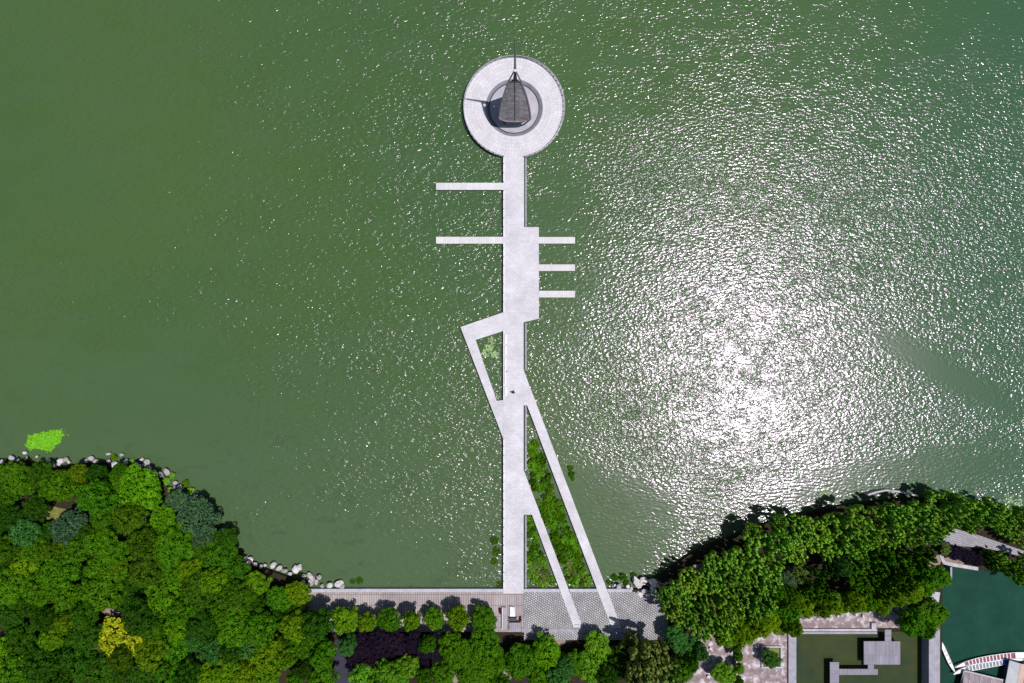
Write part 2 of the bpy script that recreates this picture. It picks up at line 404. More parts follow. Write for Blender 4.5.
sheet('dark_path', [W(335, 640), W(352, 640), W(356, 720), W(334, 720)], -0.045, mottled('shade_tinted_asphalt', (0.022, 0.02, 0.035), (0.04, 0.036, 0.06), 0.8))  # asphalt coloured dark violet for the shade lying on the path
sheet('terrace', [W(690, 632), W(712, 625), W(745, 634), W(787, 626), (W(787, 634)), W(787, 900), W(676, 900), W(684, 668)], -0.04, M['terrace'])
sheet('terrace_bank', [W(797, 603), W(880, 600), W(908, 604), W(908, 628), W(797, 628)], -0.036, M['terrace'])
sheet('promenade', [G(304, 592), G(524, 592), G(524, 632), G(304, 632)], -0.02, M['prom'])
sheet('cobbled_promenade', [G(524, 592), G(640, 592), G(655, 589), G(668, 600), G(668, 640), G(524, 640)], -0.016, M['cobble'])
sheet('lakeside_path', [W(936, 540), W(944, 532), W(956, 529), W(981, 536), W(1030, 553), W(1110, 580), W(1110, 592), W(1028, 558), W(990, 549), W(973, 547), W(941, 545)], -0.03, M['cobble_path'])

# ------------------------------------------------------------------ kerbs and retaining walls (each a thing)
def bar(name, pts, z0, z1, mat, label, cat, group=None):
    mb = MB(); mb.prism(pts, z0, z1)
    o = mb.build(name, mat)
    return tag(o, label, cat, group)
kg = 'kerb stones along the lake edge of the promenade'
bar('lake_kerb', [G(305, 588.8), G(503.1, 588.8), G(503.1, 591.8), G(305, 591.8)], -2.5, 0.10, M['kerb'], 'long pale kerb of the promenade west of the main pier', 'kerb', kg)
bar('lake_kerb', [G(523.8, 588.8), G(559.0, 588.8), G(560.2, 591.8), G(523.8, 591.8)], -2.5, 0.10, M['kerb'], 'pale kerb between the main pier and the shorter slanting walkway', 'kerb', kg)
bar('lake_kerb', [G(568.9, 588.8), G(596.8, 588.8), G(598, 591.8), G(570.1, 591.8)], -2.5, 0.10, M['kerb'], 'pale kerb between the two slanting walkways', 'kerb', kg)
bar('lake_kerb', [G(606.9, 588.8), G(632, 588.8), G(632, 591.8), G(608.1, 591.8)], -2.5, 0.10, M['kerb'], 'short pale kerb from the long slanting walkway to the rocks', 'kerb', kg)
bar('back_kerb', [G(522, 628.6), G(628, 628.6), G(628, 632.2), G(522, 632.2)], -0.5, 0.06, M['concrete'], 'grey kerb closing the cobbled promenade on its tree side', 'kerb')
bar('retaining_wall', [W(797, 628.8), W(877, 628.8), W(877, 631.2), W(797, 631.2)], -3.1, 0.05, M['offwhite'], 'white topped retaining wall at the upper edge of the dark basin', 'wall')
bar('retaining_wall', [W(788.5, 629), W(796.3, 629), W(796.3, 910), W(788.5, 910)], -3.1, 0.02, M['concrete'], 'grey retaining wall along the left side of the dark basin', 'wall')
bar('wall_ledge', [W(797, 631.4, -.4), W(877, 631.4, -.4), W(877, 634, -.4), W(797, 634, -.4)], -3.1, -0.4, M['concrete'], 'lower grey ledge beneath the white topped basin wall', 'ledge')
bar('wall_post', [W(870.5, 622), W(875, 622), W(875, 628.6), W(870.5, 628.6)], -0.1, 0.5, M['offwhite'], 'square white block at the end of the white basin wall', 'block')
t = bar('causeway', [W(929, 628, .9), W(940, 628, .9), W(940, 910, .9), W(929, 910, .9)], -3.1, 0.9, M['concrete'], 'straight grey concrete causeway between the basin and the green pond', 'causeway')
# steps above the causeway
st = empty('stone_steps', W(934, 596)); tag(st, 'pale stone steps between the round tree crowns by the green pond', 'steps')
for i in range(4):
    MB().prism([W(929.5, 590.5 + i * 2.6), W(938.5, 591.5 + i * 2.6), W(938.5, 594 + i * 2.6), W(929.5, 593 + i * 2.6)], -0.1, 0.5 - i * 0.12).build('step', M['kerb'], st)
bar('pond_edging', [W(939, 555), W(942, 553), W(945, 561), W(954, 563), W(978, 567), W(978, 570.5), W(953, 566.5), W(943, 564)], -3.0, 0.06, M['offwhite'], 'pinkish white edging at the upper left corner of the green pond', 'edging')
bar('edge_post', [W(949.4, 566.8), W(951.2, 566.8), W(951.2, 578), W(949.4, 578)], -3.0, 0.3, M['concrete'], 'thin grey wall spur running into the green pond from its edging', 'wall')
bar('pale_edging', [W(*p) for p in [(866, 494.5), (876, 491.2), (886, 489.3), (902, 491), (918, 495.4), (918, 497), (902, 492.8), (886, 491), (876, 493), (867, 496)]], -1.0, 0.15, M['offwhite'], 'thin curved white edging on the lake side of the right hand trees', 'edging')
# planting strip frames in the terrace
bar('planter_wall', [W(733.6, 645), W(735.4, 645), W(735.4, 720), W(733.6, 720)], -0.1, 0.45, M['darkconcrete'], 'dark upright wall of the narrow planting strip on the terrace', 'wall')
f = empty('planter_frame', W(771, 656)); tag(f, 'square stone frame round the small tree bed beside the basin wall', 'planter')
for a in ([(761, 645.5), (781.5, 645.5), (781.5, 647), (761, 647)], [(761, 666), (781.5, 666), (781.5, 667.5), (761, 667.5)],
          [(760.9, 647.1), (762.4, 647.1), (762.4, 665.9), (760.9, 665.9)], [(780, 647.1), (781.5, 647.1), (781.5, 665.9), (780, 665.9)]):
    MB().prism([W(*p) for p in a], -0.1, 0.35).build('frame_side', M['kerb'], f)
sheet('lawn_bed', [W(762.5, 647.1), W(779.9, 647.1), W(779.9, 665.9), W(762.5, 665.9)], -0.02, M['grass'])

# ------------------------------------------------------------------ pier
pier = empty('pier', G(513, 400, ZW)); tag(pier, 'long pale stone pier with side arms running out from the promenade', 'pier')
def slab(name, pts, mat, z1=0.0, th=0.4, parent=pier, label=None):
    mb = MB(); mb.prism([G(*p) for p in pts], z1 - th, z1); o = mb.build(name, mat, parent)
    if label: o['label'] = label
    return o
slab('main_deck', [(503.2, 155.5), (524.0, 155.5), (524.0, 227.1), (538.9, 227.1), (538.9, 318.6), (523.6, 322.3), (523.6, 593.6), (503.2, 593.6)], M['deck'])
slab('bent_walkway', [(503.15, 312.3), (460.4, 327), (503.15, 438.5), (503.15, 400), (496.7, 400.8), (475.6, 339.9), (503.15, 331)], M['deck'])
slab('slanting_walkway', [(523.65, 370.2), (621.5, 628), (611.8, 628), (527.2, 405.5), (523.65, 405.5)], M['deck'], label='long slanting walkway')
slab('slanting_walkway', [(523.65, 470.0), (582.9, 627.5), (573.8, 627.5), (532, 514.7), (523.65, 514.7)], M['deck'], label='short slanting walkway')
for x0, x1, y0, y1 in ((435.9, 503.15, 182.8, 189.8), (435.9, 503.15, 236.8, 243.6), (538.95, 575, 237.0, 243.5), (538.95, 575, 264.4, 270.9), (538.95, 575, 290.8, 297.4)):
    slab('finger_deck', [(x0, y0), (x1, y0), (x1, y1), (x0, y1)], M['finger'])
# stepped ends of the slanting walkways
for pts in ([(612.4, 625.3), (620.6, 625.3), (620.9, 626), (612.6, 626)], [(574.0, 624.3), (581.8, 624.3), (582, 625), (574.2, 625)]):
    slab('end_step', pts, M['concrete'], 0.03, 0.1)
# low edge beams, left and right side
for y0, y1 in ((158, 182.6), (190, 236.6), (243.8, 312), (331, 399), (439, 588)):
    slab('edge_beam', [(503.25, y0), (504.3, y0), (504.3, y1), (503.25, y1)], M['white'], 0.14, 0.14)
for y0, y1 in ((158, 227), (323, 370), (406, 470), (515.3, 588)):
    slab('shade_toned_channel', [(524.05, y0), (525.4, y0), (525.4, y1), (524.05, y1)], M['darkconcrete'], -0.3, 0.25)  # recessed strip, dark tone stands in for the parapet's shadow
    slab('side_parapet', [(525.45, y0), (526.4, y0), (526.4, y1), (525.45, y1)], M['kerb'], 0.05, 0.8)
pm = MB(); pm.tube([(0, 0, -2.2), (0, 0, -0.01)], 0.22, 10); pile_me = None
def pile(px, py, z=-0.38):
    global pile_me
    p = G(px, py, 0) - Vector(pier.location)
    if pile_me is None:
        mb = MB(); mb.tube([(0, 0, -2.0), (0, 0, z)], 0.22, 10); o = mb.build('pile', M['darkconcrete'])
        pile_me = o; o.parent = pier
    else:
        o = pile_me.copy(); col.objects.link(o); o.parent = pier
    o.location = (p.x, p.y, -pier.location.z)
for y in range(170, 590, 35):
    pile(504.6, y); pile(522.4, y)
for x, y in ((437, 186), (460, 186), (437, 240), (460, 240), (573, 240), (573, 267.5), (573, 294), (463, 328), (537.5, 232), (537.5, 315), (545, 432), (560, 472), (575, 511), (590, 550), (545, 540), (560, 580)): pile(x, y)
# bollard posts along the left edge
post_me = None
bp = None
for y in list(range(164, 232, 9)) + list(range(248, 310, 9)) + list(range(446, 590, 9)):
    p = G(503.9, y, 0) - Vector(pier.location)
    if bp is None:
        bp = MB().box((0, 0, 0.32), (0.16, 0.16, 0.36)).build('edge_post', M['kerb']); bp.parent = pier; o = bp
    else: o = bp.copy(); col.objects.link(o); o.parent = pier
    o.location = (p.x, p.y, -pier.location.z)
# white stone ledges (benches) on the left edge
benches = [((504.5, 507), (334.3, 344), 'upper one beside the triangular opening'), ((504.5, 507), (345.6, 355), 'second one beside the triangular opening'), ((504.5, 506.2), (357, 384.5), 'long narrow one beside the triangular opening'), ((504.5, 507.2), (386.5, 395.5), 'lowest one beside the triangular opening')]
for (x0, x1), (y0, y1), wd in benches:
    b = MB().prism([G(x0, y0), G(x1, y0), G(x1, y1), G(x0, y1)], 0.004, 0.42).build('stone_bench', M['white'])
    tag(b, 'white stone bench on the pier edge, ' + wd, 'bench', 'white benches on the pier edge')

# ------------------------------------------------------------------ round platform
C0 = G(514.2, 107.7, 0)
plat = empty('round_platform', (C0.x, C0.y, ZW)); tag(plat, 'round pale stone platform at the far end of the pier', 'platform')
o = MB().ring((0, 0, 0), [(5.72, -0.5), (5.72, 0.01), (10.08, 0.01), (10.08, -0.5), (5.72, -0.5)], 128).build('paved_ring', M['polar']); o.parent = plat; o.location = (0, 0, -ZW)
BC = G(514.0, 108.3, 0) - C0
o = MB().ring((0, 0, 0), [(5.72, 0.008), (5.66, 0.008), (5.12, -0.35), (5.05, -0.35)], 96).build('sloped_ring', M['ringwall']); o.parent = plat; o.location = (0, 0, -ZW)
o = MB().ring((0, 0, 0), [(5.10, -0.35), (5.10, -0.12), (4.95, -0.12), (4.95, -0.35)], 96).build('rim', M['darksteel']); o.parent = plat; o.location = (0, 0, -ZW)
o = MB().ring((0, 0, 0), [(5.4, -0.345), (0.02, -0.345)], 96).build('sunken_floor', M['floor']); o.parent = plat; o.location = (0, 0, -ZW)
o = MB().ring((0, 0, 0), [(9.7, -2.4), (9.7, -0.45)], 96).build('foundation_drum', M['darkconcrete']); o.parent = plat; o.location = (0, 0, -ZW)
GA = math.asin(2.1 / 10.0)
a0, a1 = -math.pi / 2 + GA, 1.5 * math.pi - GA
o = MB().ring((0, 0, 0), [(9.98, 0.01), (9.98, 0.16), (10.12, 0.16), (10.12, 0.01)], 128, a0, a1).build('edge_kerb', M['kerb']); o.parent = plat; o.location = (0, 0, -ZW)
rail = MB(); rail.tube([(10.05 * math.cos(a0 + (a1 - a0) * i / 96), 10.05 * math.sin(a0 + (a1 - a0) * i / 96), 1.05) for i in range(97)], 0.055, 6)
rail.tube([(10.05 * math.cos(a0 + (a1 - a0) * i / 96), 10.05 * math.sin(a0 + (a1 - a0) * i / 96), 0.6) for i in range(97)], 0.03, 6)
o = rail.build('handrail', M['kerb']); o.parent = plat; o.location = (0, 0, -ZW)
pp = None
for i in range(56):
    a = a0 + (a1 - a0) * i / 55
    if pp is None:
        pp = MB().box((0, 0, 0.6), (0.12, 0.12, 0.9)).build('rail_post', M['kerb']); o = pp
    else: o = pp.copy(); col.objects.link(o)
    o.parent = plat; o.location = (10.05 * math.cos(a), 10.05 * math.sin(a), -ZW); o.rotation_euler = (0, 0, a)

# ------------------------------------------------------------------ sail tower sculpture
scl = empty('sail_tower', G(514.6, 106.5, -0.6)); tag(scl, 'tall grey sail shaped tower with a thin mast in the sunken ring', 'sculpture')
def sail_pt(u, t, zb=4.0, zt=15.2):
    """u -1..1 across, t 0..1 up the leaning front sail"""
    z = zb + (zt - zb) * t + 0.9 * (1 - min(max(t, 0), 1)) ** 3 * u ** 4
    hp = z / S
    py = 127 - 0.29 * (hp - 20) + 1.6 * math.sin(math.pi * min(t, 1)) * (1 - u * u)
    cx = 514.9 - 0.4 * t
    hw = 14.6 * (1 - t) ** 0.92 * 1.0 + 6.3 * t
    hw = 14.8 - 9.3 * t + 1.7 * math.sin(math.pi * t)
    return G(cx + u * hw, py, z)
mb = MB(); NU, NT = 16, 24
vs = [sail_pt(-1 + 2 * i / NU, j / NT) for j in range(NT + 1) for i in range(NU + 1)]
fs = [(j * (NU + 1) + i, j * (NU + 1) + i + 1, (j + 1) * (NU + 1) + i + 1, (j + 1) * (NU + 1) + i) for j in range(NT) for i in range(NU)]
n = len(vs); vs += [v - Vector((0, -0.06, 0.03)) for v in vs]; fs += [tuple(n + i for i in reversed(f)) for f in fs]
mb.add(vs, fs)
sm = NM('steel_mesh_sail'); v = sm.coord()
br = sm.node('ShaderNodeTexBrick'); sm.l.new(v, br.inputs[0]); br.offset = 0.0
br.inputs['Scale'].default_value = 1.0; br.inputs['Brick Width'].default_value = 0.42; br.inputs['Row Height'].default_value = 0.36; br.inputs['Mortar Size'].default_value = 0.02
br.inputs['Color1'].default_value = (0.34, 0.315, 0.33, 1); br.inputs['Color2'].default_value = (0.27, 0.25, 0.265, 1); br.inputs['Mortar'].default_value = (0.17, 0.155, 0.165, 1)
c = sm.mix(1.0, br.outputs[0], sm.ramp(sm.noise(v, 0.6, 5.0, 0.6), [(0.3, 0.7), (0.7, 1.35)]), 'MULTIPLY')
M['sail'] = sm.out(c, 0.6, None, 0.4, 0.2)
mb.build('front_sail', M['sail'], scl)
apex = G(514.6, 107.5, 18.8)
for sgn in (-1, 1):
    pts = [sail_pt(sgn * 1.02, t) + Vector((0, 0, 0.1)) for t in (-0.04, 0.0, 0.2, 0.4, 0.6, 0.8, 1.0)] + [apex + Vector((-sgn * 0.18, 0.1, 0.9))]
    mb = MB(); mb.tube(pts, [0.16] * 6 + [0.15, 0.10], 10); mb.build('sail_pole', M['steel'], scl)
    foot = G(514.9 + sgn * 15.5, 131 - 4, -0.6); mb = MB(); mb.tube([foot + Vector((-sgn * 1.1, 0.8, 0)), pts[0]], 0.16, 8); mb.build('support_leg', M['darksteel'], scl)
    # side sail leaning back to the bow
    bow = G(514.6, 94, 3.9); q = []
    for j in range(13):
        t = j / 12; e = sail_pt(sgn * 0.97, t * 0.94); b = bow.lerp(G(514.6, 104.5, 14.5), t * 0.94)
        for i in range(5): q.append(e.lerp(b, 0.04 + 0.9 * i / 4))
    mb = MB(); mb.add(q, [(j * 5 + i, j * 5 + i + 1, (j + 1) * 5 + i + 1, (j + 1) * 5 + i) for j in range(12) for i in range(4) if not (4 <= j <= 5 and 1 <= i <= 2)])
    mb.build('side_sail', M['sail'], scl)
for t in (0.12, 0.27, 0.42, 0.57, 0.72, 0.86):
    mb = MB(); mb.tube([sail_pt(-1 + 2 * i / 8, t) + Vector((0, -0.05, 0.08)) for i in range(9)], 0.028, 6); mb.build('batten', M['steel'], scl)
mb = MB(); mb.tube([sail_pt(-1.02 + 2.04 * i / 10, -0.01) + Vector((0, -0.12, 0.05)) for i in range(11)], 0.14, 8); mb.build('lower_boom', M['steel'], scl)
mb = MB(); mb.tube([sail_pt(-1 + 2 * i / 10, 1.0) for i in range(11)], 0.10, 8); mb.build('upper_boom', M['darksteel'], scl)
mb = MB(); mb.tube([sail_pt(0, t) + Vector((0, -0.06, 0.1)) for t in (0, .25, .5, .75, 1)], 0.06, 6); mb.build('centre_rib', M['darksteel'], scl)
mb = MB(); mb.tube([G(514.6, 106.5, -0.6), G(514.6, 106.5, 18), G(514.5, 106.5, 24), G(514.5, 106.5, 31.0)], [0.30, 0.22, 0.17, 0.10], 10); mb.build('mast', M['steel'], scl)
mb = MB(); mb.tube([G(514.7, 109.0, 15.4), G(514.7, 107.2, 17.4)], [0.38, 0.22], 10); mb.build('mast_collar', M['darksteel'], scl)
def sphere(c, r, seg=12, rings=8):
    vs = []; fs = []
    for j in range(rings + 1):
        th = math.pi * j / rings
        for i in range(seg): vs.append((c[0] + r * math.sin(th) * math.cos(2 * math.pi * i / seg), c[1] + r * math.sin(th) * math.sin(2 * math.pi * i / seg), c[2] + r * math.cos(th)))
    for j in range(rings):
        for i in range(seg): fs.append((j * seg + i, (j + 1) * seg + i, (j + 1) * seg + (i + 1) % seg, j * seg + (i + 1) % seg))
    return vs, fs
mb = MB(); mb.add(*sphere(apex + Vector((0, -0.25, 0.35)), 0.22)); mb.build('ball_finial', M['ball'], scl, smooth=True)
# hull below the sails
hull = []; 
for z, f in ((1.6, 0.55), (3.7, 1.0)):
    for i in range(13):
        s = -1 + 2 * i / 12
        hull.append(G(514.9 + s * 14.0 * f, 125.5 - 30 * (1 - abs(s)) ** 0.8 * f, z))
mb = MB(); mb.add(hull, [(i, i + 1, 14 + i, 13 + i) for i in range(12)] + [(0, 13, 25, 12), tuple(range(12, -1, -1)), tuple(range(13, 26))]); mb.build('hull', M['darksteel'], scl)

# ------------------------------------------------------------------ things on the promenade by the pier
def bench_thing():
    e = empty('long_bench', G(504.5, 616, 0)); tag(e, 'long narrow grey bench beside the last round tree of the row', 'bench')
    MB().prism([G(502.4, 606.5), G(506.4, 606.5), G(506.4, 628.5), G(502.4, 628.5)], 0.36, 0.48).build('seat', M['concrete'], e)
    MB().prism([G(502.0, 606.3), G(502.6, 606.3), G(502.6, 628.6), G(502.0, 628.6)], 0.49, 0.52).build('edge_strip', M['white'], e)
    for y in (608, 614.5, 621, 627): MB().prism([G(502.9, y - .6), G(505.9, y - .6), G(505.9, y + .6), G(502.9, y + .6)], -0.02, 0.355).build('leg', M['darkconcrete'], e)
bench_thing()
e = empty('slab_bench', G(511.8, 610, 0)); tag(e, 'pale stone slab bench above the slatted bench', 'bench')
MB().prism([G(509.8, 605.5), G(514.4, 606.5), G(515.2, 615.6), G(509.8, 615.6)], 0.4, 0.5).build('seat', M['white'], e)
for y in (607.5, 613.5): MB().prism([G(510.4, y - .6), G(513.8, y - .6), G(513.8, y + .6), G(510.4, y + .6)], -0.02, 0.395).build('leg', M['kerb'], e)
e = empty('slatted_bench', G(514, 626, 0)); tag(e, 'slatted grey bench with a dark back beside the cobbles', 'bench')
for i in range(5): MB().prism([G(509.3 + i * 2.0, 621.2), G(511.1 + i * 2.0, 621.2), G(511.1 + i * 2.0, 630.5), G(509.3 + i * 2.0, 630.5)], 0.42, 0.5).build('slat', M['concrete'], e)
MB().prism([G(509.2, 620.2), G(518.8, 620.2), G(518.8, 621.0), G(509.2, 621.0)], 0.3, 0.95).build('backrest', M['darksteel'], e)
for x in (510, 518): MB().prism([G(x - .4, 621.5), G(x + .4, 621.5), G(x + .4, 630), G(x - .4, 630)], -0.02, 0.415).build('leg', M['darksteel'], e)
e = MB().prism([G(509.5, 616.4), G(516.5, 616.4), G(516.5, 619.6), G(509.5, 619.6)], -0.02, 0.75).build('litter_bin', M['darksteel']); tag(e, 'low dark box between the slab bench and the slatted bench', 'box')

# the person walking on the pier
def person():
    root = empty('person', G(513.4, 392.0, 0.0), R(200)); tag(root, 'person in dark clothes walking across the pier by the bent walkway', 'person')
    V = {'pelvis': (0, 0, .95, .15), 'waist': (0, .01, 1.10, .135), 'chest': (0, .02, 1.30, .155), 'neck': (0, .03, 1.47, .06), 'head': (0, .05, 1.60, .10), 'crown': (0, .05, 1.68, .085),
         'lsh': (.17, .02, 1.40, .065), 'lel': (.24, -.12, 1.16, .045), 'lwr': (.22, -.10, .92, .032), 'lha': (.21, -.05, .84, .035),
         'rsh': (-.17, .02, 1.40, .065), 'rel': (-.24, .12, 1.18, .045), 'rwr': (-.20, .33, 1.05, .032), 'rha': (-.19, .40, 1.04, .035),
         'lhi': (.09, 0, .88, .10), 'lkn': (.10, .22, .52, .065), 'lan': (.10, .26, .10, .045), 'lto': (.10, .42, .04, .038),
         'rhi': (-.09, 0, .88, .10), 'rkn': (-.10, -.04, .50, .065), 'ran': (-.10, -.32, .14, .045), 'rto': (-.10, -.22, .04, .038)}
    E = [('pelvis', 'waist'), ('waist', 'chest'), ('chest', 'neck'), ('neck', 'head'), ('head', 'crown'), ('chest', 'lsh'), ('lsh', 'lel'), ('lel', 'lwr'), ('lwr', 'lha'), ('chest', 'rsh'), ('rsh', 'rel'), ('rel', 'rwr'), ('rwr', 'rha'),
         ('pelvis', 'lhi'), ('lhi', 'lkn'), ('lkn', 'lan'), ('lan', 'lto'), ('pelvis', 'rhi'), ('rhi', 'rkn'), ('rkn', 'ran'), ('ran', 'rto')]
    def skin(name, keys, grow, mat, rootkey):
        ids = {k: i for i, k in enumerate(keys)}
        me = bpy.data.meshes.new(name); me.from_pydata([V[k][:3] for k in keys], [(ids[a], ids[b]) for a, b in E if a in ids and b in ids], [])
        o = link(name, me, mat, root)
        md = o.modifiers.new('skin', 'SKIN')
        for i, k in enumerate(keys):
            sv = me.skin_vertices[0].data[i]; sv.radius = (V[k][3] + grow,) * 2; sv.use_root = (k == rootkey)
        md.use_smooth_shade = True
        o.modifiers.new('sub', 'SUBSURF').levels = 2; o.modifiers['sub'].render_levels = 2
        return o
    skin('body', list(V), 0.0, M['skin'], 'pelvis')
    skin('jacket', ['waist', 'chest', 'lsh', 'lel', 'lwr', 'rsh', 'rel', 'rwr'], 0.022, M['cloth_dark'], 'chest')
    skin('trousers', ['pelvis', 'lhi', 'lkn', 'lan', 'rhi', 'rkn', 'ran'], 0.02, M['cloth_dark'], 'pelvis')
    vs, fs = sphere((0, .03, 1.64), 0.125, 14, 10)
    mb = MB(); mb.add([(x, y, z if z > 1.6 else 1.6) for x, y, z in vs], fs); o = mb.build('hair', M['hair'], None, True); o.parent = root
person()
bagm = MB(); vs, fs = sphere((0, 0, 0.16), 0.2, 12, 8); bagm.add([(x * 1.3, y * 0.8, max(0.0, z)) for x, y, z in vs], fs); bagm.tube([(-.12, 0, .34), (-.06, 0, .46), (.06, 0, .46), (.12, 0, .34)], 0.02, 6)
o = bagm.build('bag', M['red']); o.location = G(506.3, 371.3, 0.01); o.scale = (1.0, 1.2, 1); tag(o, 'small reddish bag on the pier beside the long narrow white bench', 'bag')

# ------------------------------------------------------------------ basin decks
dk = empty('basin_deck', G(880, 655, -0.1)); tag(dk, 'square plank deck with a bent plank walkway over the dark basin', 'deck')
def wslab(name, pts, mat, z0, z1, par):
    return MB().prism([W(x, y, z1) for x, y in pts], z0, z1).build(name, mat, par)
wslab('deck', [(863.9, 641.3), (900.2, 641.3), (900.2, 664.6), (863.9, 664.6)], M['plank'], -0.2, 0.0, dk)
wslab('link_deck', [(884.9, 629.6), (891.3, 629.6), (891.3, 641.2), (884.9, 641.2)], M['plank_x'], -0.2, -0.01, dk)
wslab('link_deck', [(868.0, 664.7), (873.9, 664.7), (873.9, 668.9), (868.0, 668.9)], M['plank'], -0.2, -0.01, dk)
wslab('walkway', [(839.1, 669.0), (877.8, 669.0), (877.8, 674.9), (839.1, 674.9)], M['plank'], -0.2, -0.02, dk)
wslab('walkway', [(830, 662.2), (839.0, 662.2), (839.0, 720), (830, 720)], M['plank_x'], -0.2, -0.01, dk)
for x, y in ((866, 643.5), (898, 643.5), (866, 662), (898, 662), (832, 664.5), (837, 680), (875, 672.5), (850, 672)):
    p = W(x, y, 0); MB().tube([(p.x, p.y, -3.2), (p.x, p.y, -0.2)], 0.12, 8).build('pile', M['darkconcrete'], dk)

# ------------------------------------------------------------------ boats
def boat(label, name, pts, width, nb, b0, b1, bench_mat, z=ZP, group='boats moored in the green pond'):
    """pts: pixel centreline on the gunwale; benches between fractions b0..b1"""
    zg = z + 0.55
    cl = [W(x, y, zg) for x, y in pts]
    root = empty(name, (cl[0].x, cl[0].y, z)); tag(root, label, 'boat', group)
    # resample
    L = [0]; 
    for a, b in zip(cl, cl[1:]): L.append(L[-1] + (b - a).length)
    def at(t):
        d = t * L[-1]
        for i in range(len(cl) - 1):
            if d <= L[i + 1] or i == len(cl) - 2:
                k = (d - L[i]) / (L[i + 1] - L[i]); return cl[i].lerp(cl[i + 1], k), (cl[i + 1] - cl[i]).normalized()
    N = 28; sec = []
    def hw(t): return width / 2 * max(0.10, min(1.0, (1 - abs(2 * t - 1) ** 2.6) ** 0.7 * 1.02))
    vs = []; 
    for i in range(N + 1):
        t = i / N; p, d = at(t); n = Vector((-d.y, d.x, 0)); w = hw(t); lift = 0.35 * abs(2 * t - 1) ** 4
        rowp = [(-1.0, 0.0), (-0.8, -0.42), (-0.35, -0.68), (0.35, -0.68), (0.8, -0.42), (1.0, 0.0), (0.86, 0.0), (0.66, -0.36), (-0.66, -0.36), (-0.86, 0.0)]
        for u, h in rowp: vs.append(p + n * (u * w) + Vector((0, 0, h + lift * (1 if h > -.3 else .6))))
    m = 10; fs = [(i * m + k, i * m + (k + 1) % m, (i + 1) * m + (k + 1) % m, (i + 1) * m + k) for i in range(N) for k in range(m)]
    fs += [tuple(range(m - 1, -1, -1)), tuple(range(N * m, N * m + m))]
    MB().add(vs, fs).build('hull', M['boat_white'], root)
    for a, b in ((0.0, b0 - .03), (b1 + .03, 1.0)):
        q = []; K = 6
        for i in range(K + 1):
            t = a + (b - a) * i / K; p, d = at(t); n = Vector((-d.y, d.x, 0)); w = hw(t) * 0.92; lift = 0.35 * abs(2 * t - 1) ** 4
            q += [p - n * w + Vector((0, 0, lift + .012)), p + Vector((0, 0, lift + .05)), p + n * w + Vector((0, 0, lift + .012))]
        MB().add(q, [(i * 3 + k, i * 3 + k + 1, i * 3 + k + 4, i * 3 + k + 3) for i in range(K) for k in (0, 1)]).build('end_deck', M['boat_white'], root)
    if nb:
        q = []
        for i in range(13):
            t = b0 - .03 + (b1 - b0 + .06) * i / 12; p, d = at(t); n = Vector((-d.y, d.x, 0)); w = hw(t) * .84
            q += [p - n * w + Vector((0, 0, -.10)), p + n * w + Vector((0, 0, -.10))]
        MB().add(q, [(i * 2, i * 2 + 1, i * 2 + 3, i * 2 + 2) for i in range(12)]).build('floor', bench_mat, root)
    for i in range(nb):
        t = b0 + (b1 - b0) * (i + 0.5) / nb; p, d = at(t); w = hw(t) * 1.75
        MB().box(p + Vector((0, 0, -0.02)), (0.20, w, 0.06), math.atan2(d.y, d.x)).build('bench', M['boat_white'], root)
    return root
boat('long white dragon boat with reddish floor, the upper of two side by side', 'long_boat', [(953.8, 666.8), (963.5, 664.0), (976, 661.2), (990, 658.8), (1004, 656.8), (1016, 655.6), (1034, 654.8), (1052, 655)], 1.35, 13, .14, .60, M['boat_red'])
boat('long white boat with grey floor, lower of two side by side', 'long_boat', [(952.2, 673.6), (962, 670.2), (975, 667.4), (989, 664.6), (1002, 662.3), (1014, 660.2), (1022.5, 659)], 1.25, 11, .22, .74, M['boat_grey'])
boat('slim white boat tied nose down against the concrete causeway', 'slim_boat', [(940.2, 640.5), (944.5, 650), (949, 660.5), (954.2, 671.8)], 0.75, 3, .3, .7, M['boat_white'])
tb = MB(); p = W(1006.5, 662, -0.9); tb.box(p, (1.4, 1.0, 0.35), R(12), 0.6); o = tb.build('tarpaulin', M['tarp']); tag(o, 'folded blue tarpaulin on the lower of the two long boats', 'tarpaulin')
# small covered boat at the pond edge
e = empty('moored_dinghy', W(981.5, 568, ZP)); tag(e, 'tiny boat under a blue cover at the upper edge of the green pond', 'boat')
vs, fs = sphere((0, 0, 0), 1.0, 14, 8); mb = MB(); q = W(981.5, 568.2, ZP + 1.3); mb.add([(q.x + x * 0.95, q.y + y * 0.42, q.z - 0.9 + (z * 0.9 if z > 0 else z * .3)) for x, y, z in vs], fs); mb.build('cover', M['tarp'], e, True)
MB().box(q + Vector((-0.1, -0.05, -0.02)), (0.9, 0.3, 0.1), 0.05).build('hatch', M['boat_white'], e)

